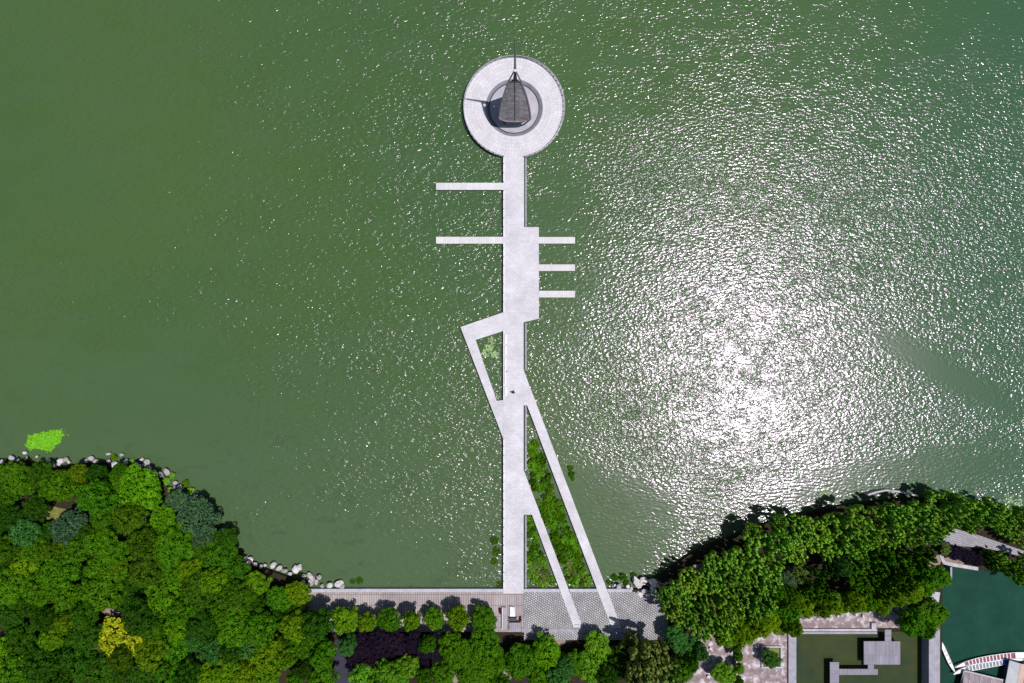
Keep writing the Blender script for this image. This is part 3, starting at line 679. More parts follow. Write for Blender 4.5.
# ------------------------------------------------------------------ boathouses
def boathouse(label, a, b, depth, zt, mats, ridge_along):
    """a, b: apparent pixels of the upper eave; depth metres away from it"""
    A = W(*a, zt); B = W(*b, zt); d = (B - A).normalized(); n = Vector((d.y, -d.x, 0)); L = (B - A).length
    root = empty('boathouse', (A.x, A.y, ZP)); tag(root, label, 'boathouse', None)
    def P(u, v, z): return A + d * u + n * v + Vector((0, 0, z - zt))
    MB().prism([P(.5, .5, 0), P(L - .5, .5, 0), P(L - .5, depth - .5, 0), P(.5, depth - .5, 0)], -3.0, zt - 0.05).build('wall', M['darkconcrete'], root)
    if ridge_along == 'depth':
        m = L * 0.5; e1 = (0, m - .55, mats[0], 0, .75); 
        for u0, u1, mt, z0, z1, nm in ((0, m - .6, mats[0], 0, .7, 'roof'), (m - .58, m + .58, mats[1], .74, .74, 'ridge_board'), (m + .6, L, mats[2], .7, 0, 'roof')):
            vs = [P(u0, 0, zt + z0), P(u1, 0, zt + z1), P(u1, depth, zt + z1), P(u0, depth, zt + z0)]; vs += [v - Vector((0, 0, .12)) for v in vs]
            MB().add(vs, [(3, 2, 1, 0), (4, 5, 6, 7), (0, 1, 5, 4), (1, 2, 6, 5), (2, 3, 7, 6), (3, 0, 4, 7)]).build(nm, mt, root)
    else:
        m = depth * 0.5
        for v0, v1, z0, z1 in ((0, m, 0, .8), (m + .01, depth, .8, 0)):
            vs = [P(0, v0, zt + z0), P(L, v0, zt + z0), P(L, v1, zt + z1), P(0, v1, zt + z1)]; vs += [v - Vector((0, 0, .12)) for v in vs]
            MB().add(vs, [(3, 2, 1, 0), (4, 5, 6, 7), (0, 1, 5, 4), (1, 2, 6, 5), (2, 3, 7, 6), (3, 0, 4, 7)]).build('roof', mats[0], root)
        MB().prism([P(-.12, -.05, 0), P(-.12, depth, 0), P(.1, depth, 0), P(.1, -.05, 0)], zt - .1, zt + .06).build('barge_board', M['kerb'], root)
        MB().prism([P(.11, -.16, 0), P(L, -.16, 0), P(L, .1, 0), P(.11, .1, 0)], zt - .1, zt + .05).build('gutter', M['kerb'], root)
        for k in range(7):
            u = 1.2 + k * 2.2
            vs = [P(u, .15, zt + .05), P(u + .1, .15, zt + .05), P(u + .1, m, zt + .84), P(u, m, zt + .84)]; MB().add(vs + [v + Vector((0, 0, .05)) for v in vs], [(0, 1, 2, 3), (7, 6, 5, 4), (0, 4, 5, 1), (1, 5, 6, 2), (2, 6, 7, 3), (3, 7, 4, 0)]).build('roof_rib', M['kerb'], root)
boathouse('low boathouse with a weathered pinkish roof at the bottom right', (964.2, 670.8), (1040, 689), 9.0, -0.4, [M['roof_pink']], 'length')
boathouse('boathouse with a pale roof and tan ridge in the bottom right corner', (1009.6, 660.4), (1032, 664.6), 12.0, 0.1, [M['roof_pale'], M['roof_tan'], M['roof_blue']], 'depth')

# ------------------------------------------------------------------ foliage meshes
def leaf_mesh(name, kind, seed):
    rng = np.random.default_rng(seed); P = []; Nn = []; Sz = []; As = []
    def clump(c, rad, n, size, outw=0.6, asp=1.0):
        d = rng.normal(size=(n, 3)); d /= np.linalg.norm(d, axis=1)[:, None]
        rr = rng.uniform(0.65, 1.0, (n, 1)) ** 0.5
        P.append(np.array(c) + d * np.array(rad) * rr)
        nn = d * outw + rng.normal(size=(n, 3)) * (1 - outw) * 0.8 + np.array([0, 0, .25]); nn /= np.linalg.norm(nn, axis=1)[:, None]
        Nn.append(nn); Sz.append(rng.uniform(0.7, 1.3, n) * size); As.append(np.full(n, asp))
    # uneven outline
    ph = rng.uniform(0, 6.28, 6)
    def lob(a): return 1 + 0.10 * math.sin(2 * a + ph[0]) + 0.09 * math.sin(3 * a + ph[1]) + 0.06 * math.sin(5 * a + ph[2])
    if kind == 'round':
        k = 44; gold = math.pi * (3 - math.sqrt(5))
        for i in range(k):
            u = (i + 0.5) / k; el = math.asin(1 - u * 1.15); a = i * gold + rng.uniform(-.25, .25)
            r = rng.uniform(0.66, 0.92); L = lob(a)
            c = (r * math.cos(el) * math.cos(a) * L, r * math.cos(el) * math.sin(a) * L, r * math.sin(el) * 0.78)
            s = rng.uniform(0.15, 0.30); clump(c, (s, s, s * .85), int(95 * (s / .2) ** 2), 0.052, 0.8)
        clump((0, 0, -.1), (.62, .62, .45), 500, 0.12, 0.8)
    elif kind == 'fine':
        k = 95; gold = math.pi * (3 - math.sqrt(5))
        for i in range(k):
            u = (i + 0.5) / k; el = math.asin(1 - u * 1.1); a = i * gold + rng.uniform(-.3, .3); r = rng.uniform(0.78, 0.95); L = lob(a)
            c = (r * math.cos(el) * math.cos(a) * L, r * math.cos(el) * math.sin(a) * L, r * math.sin(el) * 0.62)
            s = rng.uniform(0.09, 0.19); clump(c, (s, s, s * .7), int(48 * (s / .14) ** 2), 0.045)
        clump((0, 0, -.05), (.8, .8, .42), 800, 0.10, 0.8)
    elif kind == 'lumpy':
        k = 150; gold = math.pi * (3 - math.sqrt(5))
        for i in range(k):
            u = (i + 0.5) / k; el = math.asin(1 - u * 1.05); a = i * gold + rng.uniform(-.12, .12); r = rng.uniform(0.84, 0.92); L = lob(a)
            c = (r * math.cos(el) * math.cos(a) * L, r * math.cos(el) * math.sin(a) * L, r * math.sin(el) * 0.55)
            s = rng.uniform(0.075, 0.115); clump(c, (s, s, s * 1.3), 46, 0.042, 0.75)
        clump((0, 0, -.1), (.8, .8, .42), 700, 0.10, 0.8)
    elif kind == 'lacy':
        for i in range(140):
            a = rng.uniform(0, 6.28); r = math.sqrt(rng.uniform(0, 1)) * 1.0 * lob(a)
            c = (r * math.cos(a), r * math.sin(a), 0.55 * math.sqrt(max(0, 1 - min(1, r) ** 2)) * rng.uniform(.4, 1))
            s = rng.uniform(0.06, 0.13); clump(c, (s * 1.2, s * 1.2, s * .4), 34, 0.05, 0.3)
    elif kind == 'spiky':
        k = 40
        for i in range(k):
            a = rng.uniform(0, 6.28); r = math.sqrt(rng.uniform(0, 1)) * 0.88 * lob(a)
            top = 0.85 * math.sqrt(max(0.05, 1 - min(1, r) ** 2 * .8)) * rng.uniform(.65, 1.15)
            lean = 0.18; hgt = rng.uniform(.3, .65); s = rng.uniform(0.07, 0.125)
            for q in range(5):
                f = q / 4; c = (r * math.cos(a) * (1 + lean * f) + rng.normal() * .02, r * math.sin(a) * (1 + lean * f) + rng.normal() * .02, top - hgt * (1 - f))
                ss = s * (1.25 - .75 * f); clump(c, (ss, ss, hgt * .2), 22, 0.062, 0.65, 1.5)
    elif kind == 'bush':
        for i in range(26):
            a = rng.uniform(0, 6.28); r = math.sqrt(rng.uniform(0, 1)) * 0.8
            c = (r * math.cos(a), r * math.sin(a), 0.55 * math.sqrt(max(0, 1 - r * r)) * rng.uniform(.6, 1)); s = rng.uniform(.14, .26)
            clump(c, (s, s, s * .9), 26, 0.12, 0.5, 1.4)
        clump((0, 0, 0.05), (.6, .6, .25), 90, 0.16, 0.7)
    elif kind == 'reed':
        for i in range(60):
            a = rng.uniform(0, 6.28); r = math.sqrt(rng.uniform(0, 1)) * 0.85; s = rng.uniform(.05, .11)
            clump((r * math.cos(a), r * math.sin(a), rng.uniform(0.0, .35)), (s, s, s * 1.6), 7, 0.11, 0.3, 2.2)
    P_ = np.concatenate(P); N_ = np.concatenate(Nn); S_ = np.concatenate(Sz); A_ = np.concatenate(As)
    n = len(P_); rv = rng.normal(size=(n, 3)); T = np.cross(N_, rv); T /= np.linalg.norm(T, axis=1)[:, None] + 1e-9; B = np.cross(N_, T)
    hx = (S_ * A_)[:, None]; hy = (S_ * 0.75)[:, None]
    V = np.empty((n, 4, 3)); V[:, 0] = P_ - T * hx; V[:, 1] = P_ - B * hy; V[:, 2] = P_ + T * hx; V[:, 3] = P_ + B * hy
    me = bpy.data.meshes.new(name)
    me.vertices.add(n * 4); me.vertices.foreach_set('co', V.reshape(-1).astype(np.float32))
    me.loops.add(n * 4); me.loops.foreach_set('vertex_index', np.arange(n * 4, dtype=np.int32))
    me.polygons.add(n); me.polygons.foreach_set('loop_start', np.arange(0, n * 4, 4, dtype=np.int32)); me.polygons.foreach_set('loop_total', np.full(n, 4, dtype=np.int32))
    me.update(); me.materials.append(M['leaf'])
    return me
CROWN = {k: [leaf_mesh(k + '_crown', k, 100 * j + 7) for j in range(nv)] for k, nv in (('round', 5), ('fine', 3), ('lumpy', 2), ('lacy', 2), ('spiky', 5), ('bush', 4), ('reed', 3))}

def trunk_mesh(seed):
    rnd = random.Random(seed); mb = MB()
    mb.tube([(0, 0, 0), (.01, 0, .3), (-.01, .01, .62)], [.035, .026, .02], 8)
    for i in range(6):
        a = i * 1.05 + rnd.uniform(-.2, .2); b = rnd.uniform(.35, .6)
        mb.tube([(0, 0, b), (math.cos(a) * .12, math.sin(a) * .12, b + .13), (math.cos(a) * .24, math.sin(a) * .24, b + rnd.uniform(.2, .3))], [.014, .010, .005], 6)
    me = bpy.data.meshes.new('trunk'); me.from_pydata(mb.v, [], mb.f); me.update(); me.materials.append(M['bark']); return me
TRUNK = [trunk_mesh(i) for i in range(3)]

# colour families: (albedo, word)
COL = {
 'G': ((0.044, 0.145, 0.003), 'mid green'), 'D': ((0.022, 0.078, 0.003), 'dark green'), 'Y': ((0.082, 0.180, 0.003), 'yellowish green'),
 'B': ((0.080, 0.220, 0.003), 'vivid light green'), 'K': ((0.046, 0.105, 0.045), 'blue grey'), 'L': ((0.30, 0.36, 0.012), 'bright yellow'),
 'P': ((0.018, 0.012, 0.028), 'blackish purple'), 'O': ((0.14, 0.21, 0.045), 'olive'), 'T': ((0.042, 0.145, 0.024), 'bluish green'),
 'R': ((0.150, 0.340, 0.028), 'fresh green'), 'E': ((0.10, 0.27, 0.012), 'lush green'), 'A': ((0.35, 0.50, 0.25), 'pale grey green')}
COL['V'] = ((0.075, 0.175, 0.003), 'light green')
COL['Q'] = ((0.040, 0.102, 0.003), 'dull green')

LANDMARKS = [('the bright floating plant mat', 42, 441), ('the bright yellow tree', 127, 637), ('the brown clearing', 112, 612), ('the dry grass clearing', 53, 516), ('the promenade left end', 310, 596),
             ('the purple trees', 395, 650), ('the dark blue-grey tree', 70, 528), ('the white shore rocks', 150, 468), ('the bottom left corner', 0, 683), ('the slatted bench', 514, 626), ('the long walkway foot', 616, 628),
             ('the large cobble-side rocks', 645, 588), ('the worn pink terrace', 710, 645), ('the square tree bed', 771, 656), ('the white topped basin wall', 835, 630), ('the grey causeway', 934, 640), ('the thin curved white edging', 890, 491),
             ('the grey lakeside path', 975, 541), ('the stone steps', 934, 596), ('the shaded path', 344, 665), ('the round row trees', 415, 619)]
ORD = ['nearest', 'second nearest', 'third nearest', 'fourth nearest', 'fifth nearest', 'sixth nearest', 'seventh nearest', 'eighth nearest', 'ninth nearest', 'tenth nearest', 'eleventh nearest', 'twelfth nearest', 'thirteenth nearest', 'fourteenth nearest', 'fifteenth nearest', 'sixteenth nearest']
NTH = ['first', 'second', 'third', 'fourth', 'fifth', 'sixth', 'seventh', 'eighth', 'ninth', 'tenth', 'eleventh', 'twelfth', 'thirteenth', 'fourteenth', 'fifteenth', 'sixteenth', 'seventeenth', 'eighteenth', 'nineteenth', 'twentieth']
def nth(i):
    if i < 20: return NTH[i]
    n = i + 1
    if n > 99: return ('hundredth' if n == 100 else 'hundred-and-' + nth(n - 101))
    t = {2: 'twenty', 3: 'thirty', 4: 'forty', 5: 'fifty', 6: 'sixty', 7: 'seventy', 8: 'eighty', 9: 'ninety'}
    return {20: 'twentieth', 30: 'thirtieth', 40: 'fortieth', 50: 'fiftieth', 60: 'sixtieth', 70: 'seventieth', 80: 'eightieth', 90: 'ninetieth'}.get(n, t[n // 10] + '-' + NTH[n % 10 - 1] if n % 10 else '')
def direction(dx, dy):
    if abs(dy) < 0.41 * abs(dx): return 'right of' if dx > 0 else 'left of'
    if abs(dx) < 0.41 * abs(dy): return 'below' if dy > 0 else 'above'
    return ('below and ' if dy > 0 else 'above and ') + ('right of' if dx > 0 else 'left of')

TREES = []    # px, py, r px, kind, colour, height m
def T(kind, c, h, *pts):
    for p in pts: TREES.append((p[0], p[1], p[2], kind, c if len(p) < 4 else p[3], h))
# the wood on the left
T('round', 'G', 8, (21, 480, 18), (8, 495, 12), (60, 486, 19), (98, 497, 18), (105, 515, 14), (3, 474, 12), (40, 474, 12, 'D'), (80, 473, 10, 'Y'), (118, 480, 12), (99, 474, 11, 'D'), (122, 470, 8), (7, 548, 15), (35, 552, 15), (62, 550, 14, 'Q'), (79, 549, 13), (102, 541, 16),
  (144, 540, 15, 'Q'), (174, 544, 21), (118, 552, 15), (218, 558, 18), (235, 572, 16), (218, 583, 15), (256, 584, 15, 'Y'), (247, 600, 14), (298, 593, 13, 'Y'), (281, 599, 15), (132, 517, 17, 'Q'),
  (63, 571, 18), (11, 587, 19), (108, 566, 19), (45, 587, 18), (72, 599, 18), (106, 590, 21), (34, 604, 14, 'D'), (149, 569, 18, 'Q'), (176, 569, 16), (167, 592, 24), (199, 587, 18, 'Q'), (132, 600, 16, 'D'), (143, 616, 19, 'D'), (183, 609, 15),
  (154, 630, 14), (203, 628, 18, 'D'), (176, 652, 20), (172, 672, 15), (86, 632, 18, 'D'), (81, 661, 20, 'D'), (45, 664, 18, 'D'), (18, 672, 18), (22, 639, 18, 'D'), (104, 669, 18, 'D'), (145, 672, 17, 'D'), (237, 625, 22), (260, 626, 18), (235, 595, 16, 'Q'), (235, 648, 14, 'D'),
  (225, 604, 12), (190, 675, 16, 'D'), (297, 612, 12, 'D'), (305, 643, 14), (324, 653, 13), (318, 624, 17, 'D'), (280, 618, 14, 'D'), (51, 617, 12, 'D'), (62, 678, 14, 'D'), (125, 655, 13, 'Q'), (88, 610, 12))
T('round', 'Y', 8.5, (27, 567, 15), (190, 566, 11), (215, 579, 13), (228, 611, 7), (154, 654, 17), (212, 674, 16), (269, 653, 17), (276, 645, 12), (229, 671, 18), (263, 674, 18), (288, 657, 11), (118, 566, 9), (71, 618, 9), (247, 671, 12))
T('round', 'B', 7.5, (54, 636, 13), (5, 650, 14), (8, 668, 12), (179, 630, 13), (297, 625, 14, 'Y'), (200, 600, 10, 'G'))
T('round', 'D', 5.5, (37, 508, 13), (10, 516, 13), (26, 533, 15, 'T'), (45, 534, 10), (5, 532, 9), (88, 531, 9), (119, 527, 8), (11, 612, 16), (45, 619, 12), (154, 558, 9), (165, 582, 9), (60, 651, 11), (36, 651, 10), (200, 550, 9, 'G'), (246, 612, 11), (258, 602, 9), (0, 560, 10), (92, 580, 10), (130, 582, 10), (189, 552, 9, 'G'), (125, 671, 12), (205, 644, 9), (292, 640, 11), (305, 668, 10), (260, 642, 9))
T('fine', 'T', 7, (248, 644, 15), (218, 650, 14), (208, 660, 13), (144, 551, 9, 'K'), (197, 640, 11), (262, 634, 10))
T('lumpy', 'B', 8, (139, 491, 25), (163, 521, 15))
T('fine', 'K', 7, (70, 528, 19), (198, 519, 22), (178, 501, 12), (204, 536, 15), (225, 541, 14, 'D'), (210, 552, 11, 'D'), (187, 533, 11))
T('lacy', 'L', 9.5, (127, 637, 25))
T('lacy', 'O', 5.5, (150, 648, 12), (98, 640, 10))
# row of round trees
ROW = [(344.5, 619, 14), (367, 621.5, 10), (389, 619, 12.5), (411.4, 619.5, 10), (433.8, 618, 11.5), (458.4, 618, 13), (483.8, 618, 13.5)]
# middle
T('round', 'G', 6.5, (348.6, 644.5, 10, 'T'), (322, 676, 15), (455, 649, 17), (472, 652, 14), (444, 671, 14), (471, 670, 17), (485, 647, 18), (484, 672, 16), (521, 659, 18), (539, 676, 13), (592, 666, 17, 'E'), (576, 662, 13), (558, 678, 13, 'T'), (564, 665, 10, 'T'), (621, 660, 17, 'D'), (607, 676, 12, 'D'), (497, 660, 9), (500, 683, 10))
T('round', 'E', 7, (546, 652, 18, 'B'), (597, 645, 14), (363, 676, 13), (384, 669, 10), (391, 672, 12), (409, 666, 12), (399, 680, 12), (428, 643, 8, 'G'), (376, 682, 9), (424, 676, 9, 'G'), (297, 676, 10, 'G'))
T('spiky', 'O', 8, (645, 651, 21), (660, 668, 18), (640, 674, 18), (628, 641, 12))
T('fine', 'P', 5, (364, 645, 12), (381, 640, 12), (398, 643, 12), (414, 641, 12), (429, 646, 12), (373, 658, 12), (391, 660, 12), (410, 658, 12), (353, 656, 9), (425, 661, 8))
# right hand wood
T('spiky', 'R', 7, (678, 593, 15), (690, 579, 15), (708, 590, 15), (712, 570, 13), (729, 576, 14), (733, 560, 15), (725, 605, 15), (672, 607, 13), (684, 612, 14), (699, 612, 16), (712, 560, 10), (664, 592, 9), (720, 621, 14), (703, 628, 13),
  (755, 549, 17), (742, 566, 14), (738, 580, 13), (767, 562, 15), (778, 541, 13), (796, 528, 16), (792, 548, 14), (814, 536, 15), (833, 524, 15), (831, 546, 14), (765, 582, 14), (742, 599, 15), (758, 604, 15), (820, 595, 14, 'G'), (805, 590, 12, 'G'),
  (851, 519, 15), (851, 541, 14), (872, 516, 15), (893, 517, 15), (916, 514, 15), (936, 504, 15), (937, 520, 14), (959, 509, 14), (965, 521, 11), (981, 513, 14), (1002, 521, 14), (1018, 531, 14), (866, 536, 13), (888, 533, 13), (907, 533, 12), (926, 530, 12),
  (855, 555, 14, 'G'), (878, 559, 14, 'G'), (900, 561, 14, 'G'), (919, 556, 12, 'G'), (871, 576, 14, 'G'), (893, 579, 14, 'G'), (916, 571, 12, 'G'), (859, 590, 13, 'G'), (880, 591, 12, 'G'), (851, 573, 12, 'G'), (812, 575, 12, 'D'), (828, 568, 10, 'D'), (1020, 517, 12), (992, 508, 11), (948, 512, 11), (777, 520, 9), (752, 530, 9), (1040, 540, 14))
T('fine', 'K', 7, (786, 583, 13), (800, 573, 10, 'O'), (842, 566, 9, 'T'))
T('round', 'T', 8, (687, 646, 15), (676, 636, 12), (699, 650, 8))
T('round', 'Y', 7.5, (729, 632, 13), (743, 631, 13), (722, 637, 9), (757, 626, 12), (802, 605, 13), (786, 611, 14, 'G'), (772, 619, 14), (791, 625, 10), (836, 603, 13), (851, 601, 12), (866, 602, 11, 'G'), (880, 601, 12), (908, 589, 14), (895, 596, 11), (820, 606, 11), (788, 597, 11, 'G'))
T('round', 'G', 7.5, (936, 576, 13), (925, 584, 12), (927, 616, 17), (910, 622, 14), (679, 668, 14), (690, 660, 9), (770, 603, 12), (775, 590, 10), (742, 617, 12), (922, 628, 10))
# small crowns
T('round', 'E', 4, (723, 673, 12), (738, 655, 5, 'G'), (739, 668, 5), (738, 680, 5, 'D'), (737, 647, 4), (771, 659, 9, 'T'))
T('spiky', 'R', 4, (998, 559, 9), (1016, 571, 12, 'G'), (1008, 566, 8, 'G'), (990, 561, 8, 'D'), (1024, 560, 10))
T('fine', 'P', 3, (955, 552, 8), (966, 556, 8), (976, 560, 7), (946, 549, 6, 'O'), (987, 556, 7, 'D'))

rng = random.Random(11)
NAMES = {'round': 'broadleaf_tree', 'fine': 'fine_leaved_tree', 'lumpy': 'clipped_tree', 'lacy': 'open_crowned_tree', 'spiky': 'upright_shoot_tree'}
FORM = {'round': 'rounded', 'fine': 'fine leaved', 'lumpy': 'dense knobbly', 'lacy': 'open', 'spiky': 'ragged'}
def x_shore(px, py):
    return px < 340 and any((px - a) ** 2 + (py - b) ** 2 < 30 ** 2 for a, b in SHORE)
def make_tree(px, py, r, kind, colr, h, name, label, group, thin=False):
    h *= rng.uniform(0.70, 1.3)
    if x_shore(px, py): h = min(h, 5.2)
    if 505 < px < 635 and py < 664: h = min(h, 4.6)
    zc = h * 0.66
    g = W(px, py, zc); rm = r * S * (H - zc) / H * (0.97 if kind != 'spiky' else 0.95)
    root = empty(name, (g.x, g.y, -0.06)); tag(root, label, 'tree', group)
    cr = bpy.data.objects.new('crown', rng.choice(CROWN[kind])); col.objects.link(cr); cr.parent = root
    vs_ = 1.0 if kind != 'spiky' else 1.15
    cr.location = (0, 0, zc); cr.scale = (rm * rng.uniform(.92, 1.1), rm * rng.uniform(.92, 1.08), max(rm * 1.05, (h - zc) * 1.5) * vs_); cr.rotation_euler = (0, 0, rng.uniform(0, 6.28))
    b = COL[colr][0]; j = rng.uniform(0.8, 1.2); hs = rng.uniform(-0.12, 0.16)
    cr.color = (b[0] * j * (1 + hs), b[1] * j, b[2] * j * (1 - hs), 1)
    tk = bpy.data.objects.new('trunk', rng.choice(TRUNK)); col.objects.link(tk); tk.parent = root
    tk.scale = (h * 0.75, h * 0.75, h); tk.rotation_euler = (0, 0, rng.uniform(0, 6.28))
    return root
for i, (x, y, r) in enumerate(ROW):
    make_tree(x, y, r, 'round', 'Y' if i == 0 else ('V' if i % 2 else 'G'), 5.6, 'round_row_tree', 'ball shaped green tree in the row along the promenade, %s from the left' % NTH[i], 'ball shaped trees in a row along the promenade')
# unique labels: colour, size and form, then where it stands
info = []
for i, (x, y, r, k, c, h) in enumerate(TREES):
    lm = min(LANDMARKS, key=lambda q: (q[1] - x) ** 2 + (q[2] - y) ** 2 + (1e6 if (abs(q[1] - x) + abs(q[2] - y)) < 3 else 0))
    size = 'large' if r >= 18 else ('small' if r <= 10 else 'mid-sized')
    info.append(((COL[c][1], size, FORM[k], direction(x - lm[1], y - lm[2]), lm[0]), (x - lm[1]) ** 2 + (y - lm[2]) ** 2))
for i, (x, y, r, k, c, h) in enumerate(TREES):
    key, d = info[i]; same = sorted([info[j][1] for j in range(len(TREES)) if info[j][0] == key])
    cw, size, form, dr, lmn = key
    tail = '' if len(same) == 1 else ', ' + ORD[same.index(d)]
    if c == 'L': lab = 'the one bright yellow open-crowned tree in the left wood'
    else: lab = '%s %s %s tree %s %s%s' % (size, cw, '' if form == 'rounded' else form, dr, lmn, tail)
    grp = 'trees of the wood on the left' if x < 335 else ('purple trees behind the row' if c == 'P' and x < 500 else ('trees behind the promenade' if x < 662 else 'trees of the wood on the right'))
    make_tree(x, y, r, k, c, h, NAMES[k] if c != 'P' else 'purple_leaved_tree', ' '.join(lab.split()), grp)

# ------------------------------------------------------------------ water shrubs and reeds
def shrub(px, py, r, z, kind, colr, label, group, name='water_shrub', hgt=1.0):
    g = W(px, py, z + .5); rm = r * S
    o = bpy.data.objects.new(name, rng.choice(CROWN[kind])); col.objects.link(o)
    o.location = (g.x, g.y, z); o.scale = (rm, rm, rm * 1.2 * hgt); o.rotation_euler = (0, 0, rng.uniform(0, 6.28))
    b = COL[colr][0]; j = rng.uniform(.8, 1.2); o.color = (b[0] * j, b[1] * j, b[2] * j, 1)
    tag(o, label, 'shrub', group); return o
bed = []
def inside(x, y):
    xa = 527.2 + (y - 405.5) * 0.3802      # inner edge of the long walkway
    xb = 523.6 + (y - 470) * 0.3773        # outer edge of the short one
    return (526.5 if y < 475 else xb) + 3.2 < x < xa - 4.5
r2 = random.Random(5)
for (x, y) in [(531, 447), (535, 449)]: bed.append((x, y))
kk = 0
while len(bed) < 120 and kk < 60000:
    kk += 1; x, y = r2.uniform(527, 597), r2.uniform(443, 586)
    if inside(x, y) and all((x - a) ** 2 + (y - b) ** 2 > 12 for a, b in bed) and not (545 > x and 487 < y < 508 and kk % 7) and not (x < 550 and 508 < y < 545 and x < 536 + (y-508)*.35):
        bed.append((x, y))
bed.sort(key=lambda p: p[1])
for i, (x, y) in enumerate(bed):
    shrub(x, y, r2.uniform(2.6, 5.6), ZW, 'bush', r2.choice(['E', 'G', 'V', 'E']) if y < 560 else r2.choice(['R', 'O', 'E']), '%s leafy green shrub down the water bed between the slanting walkways' % nth(i), 'shrubs in the water between the slanting walkways', hgt=r2.uniform(.7, 1.8))
bed2 = []
k = 0
while len(bed2) < 40 and k < 9000:
    k += 1; x, y = r2.uniform(527.5, 562), r2.uniform(518, 586)
    xi = 532 + (y - 514.7) * 0.371
    if x < xi - 3.5 and all((x - a) ** 2 + (y - b) ** 2 > 13 for a, b in bed2): bed2.append((x, y))
bed2.sort(key=lambda p: p[1])
for i, (x, y) in enumerate(bed2):
    shrub(x, y, r2.uniform(3.0, 4.4), ZW, 'bush', r2.choice(['E', 'G']) if y < 562 else r2.choice(['R', 'O']), '%s leafy shrub down the narrow bed between main pier and short walkway' % nth(i), 'shrubs in the narrow bed beside the main pier', hgt=1.2)
for i, (x, y, r) in enumerate([(570.5, 468.5, 3.4), (571.5, 474, 3.6), (572.5, 479, 2.6)]):
    shrub(x, y, r, ZW, 'bush', 'G', ['upper', 'middle', 'lower'][i] + ' shrub of the lone green clump in open water right of the walkway', 'clump of shrubs in open water')
for i, (x, y, r) in enumerate([(489, 347, 3.6), (486.5, 353, 4.0), (495, 355, 3.2), (491.5, 341, 3.2)]):
    shrub(x, y, r * 1.2, ZW, 'spiky', 'A', ['tallest', 'lower left', 'lower right', 'topmost'][i] + ' pale green water plant inside the triangular opening of the pier', 'pale plants in the triangular opening', 'water_plant', 0.35)
for i, (x, y, r) in enumerate([(494, 541, 4), (496, 552, 4.5), (494, 562, 3.5), (499, 585, 3)]):
    shrub(x, y, r * 1.2, ZW - .02, 'reed', 'Q', ['uppermost', 'second', 'third', 'lowest'][i] + ' sunken dark water weed close to the left side of the pier', 'sunken weeds left of the pier', 'water_weed', 0.5)
for i, (x, y, r) in enumerate([(615, 578, 4), (623, 577, 4.5), (627, 584, 4), (609, 583, 3), (634, 575, 3.5)]):
    shrub(x, y, r, ZW, 'bush', 'G', NTH[i] + ' low green shrub by the rocks beside the long walkway foot', 'shrubs by the right hand rocks', 'lakeside_shrub')
for i, (x, y, r) in enumerate([(113, 458, 3.5), (121, 464, 3.5), (131, 461, 3), (141, 471, 3), (166, 481, 4.5), (172, 476, 3.5), (185, 484, 4), (190, 491, 4.5), (170, 490, 3.5), (120, 470, 4), (40, 462, 3)]):
    shrub(x, y, r, -0.4, 'bush', 'R' if i % 3 else 'Y', NTH[i] + ' low leafy shrub among the white rocks of the left shore', 'shrubs among the left shore rocks', 'lakeside_shrub')
for i, (x, y, r) in enumerate([(825, 492, 6), (821, 498, 5), (1009, 499, 6), (1018, 503, 6), (1003, 503, 4)]):
    shrub(x, y, r, ZW - .12, 'reed', 'A', ['pale plant in the glittering water above the right wood, its larger clump', 'pale plant in the glittering water above the right wood, its smaller clump', 'pale plant at the right shore, leftmost but one of three', 'pale plant at the right shore, nearest the picture edge', 'pale plant at the right shore, small leftmost one'][i], 'pale water plants off the right shore', 'water_plant', 0.25)

shrub(359, 581, 4.5, ZW - .02, 'reed', 'D', 'dark drifting water weed just off the left part of the promenade', None, 'water_weed', 0.3)
shrub(352, 582, 3.2, ZW - .02, 'reed', 'D', 'smaller scrap of water weed left of the drifting one off the promenade', None, 'water_weed', 0.3)
# bright floating mat
def mat_plant():
    rg = np.random.default_rng(9); pts = []
    poly = blotch(42, 441, 17, 9.5, 12, 64, .27)
    c = W(42, 441, ZW); mb = MB(); n = len(poly)
    vs = [(c.x, c.y, ZW + .12)]; 
    for f in (0.35, 0.7, 0.92, 1.0):
        for i, p in enumerate(poly): vs.append((c.x + (p.x - c.x) * f, c.y + (p.y - c.y) * f, ZW + (.12 if f < 1 else -.02) + rg.normal() * .02))
    fs = [(0, 1 + i, 1 + (i + 1) % n) for i in range(n)]
    for k in range(3): fs += [(1 + k * n + i, 1 + (k + 1) * n + i, 1 + (k + 1) * n + (i + 1) % n, 1 + k * n + (i + 1) % n) for i in range(n)]
    mb.add(vs, fs)
    for i in range(1500):
        a = rg.uniform(0, 6.28); r = math.sqrt(rg.uniform(0, 1)) * (1.0 + .22 * max(0, rg.normal()) * abs(math.sin(3 * a) * math.sin(7 * a + 1))); k = int(a / 6.2832 * n) % n
        p = c + (Vector((poly[k].x, poly[k].y, c.z)) - c) * r; s = rg.uniform(.08, .2); t = rg.uniform(0, 3); z = ZW + .13 + rg.uniform(0, .16) * (1 if r < .95 else .2)
        d = Vector((math.cos(t), math.sin(t), rg.normal() * .3)) * s; e = Vector((-math.sin(t), math.cos(t), rg.normal() * .3)) * s
        q = Vector((p.x, p.y, z)); mb.add([q - d, q - e, q + d, q + e], [(0, 1, 2, 3)])
    o = mb.build('floating_plant_mat', M['leaf']); o.color = (0.15, 0.44, 0.02, 1)
    tag(o, 'bright green mat of floating plants off the left shore', 'water plant')
mat_plant()

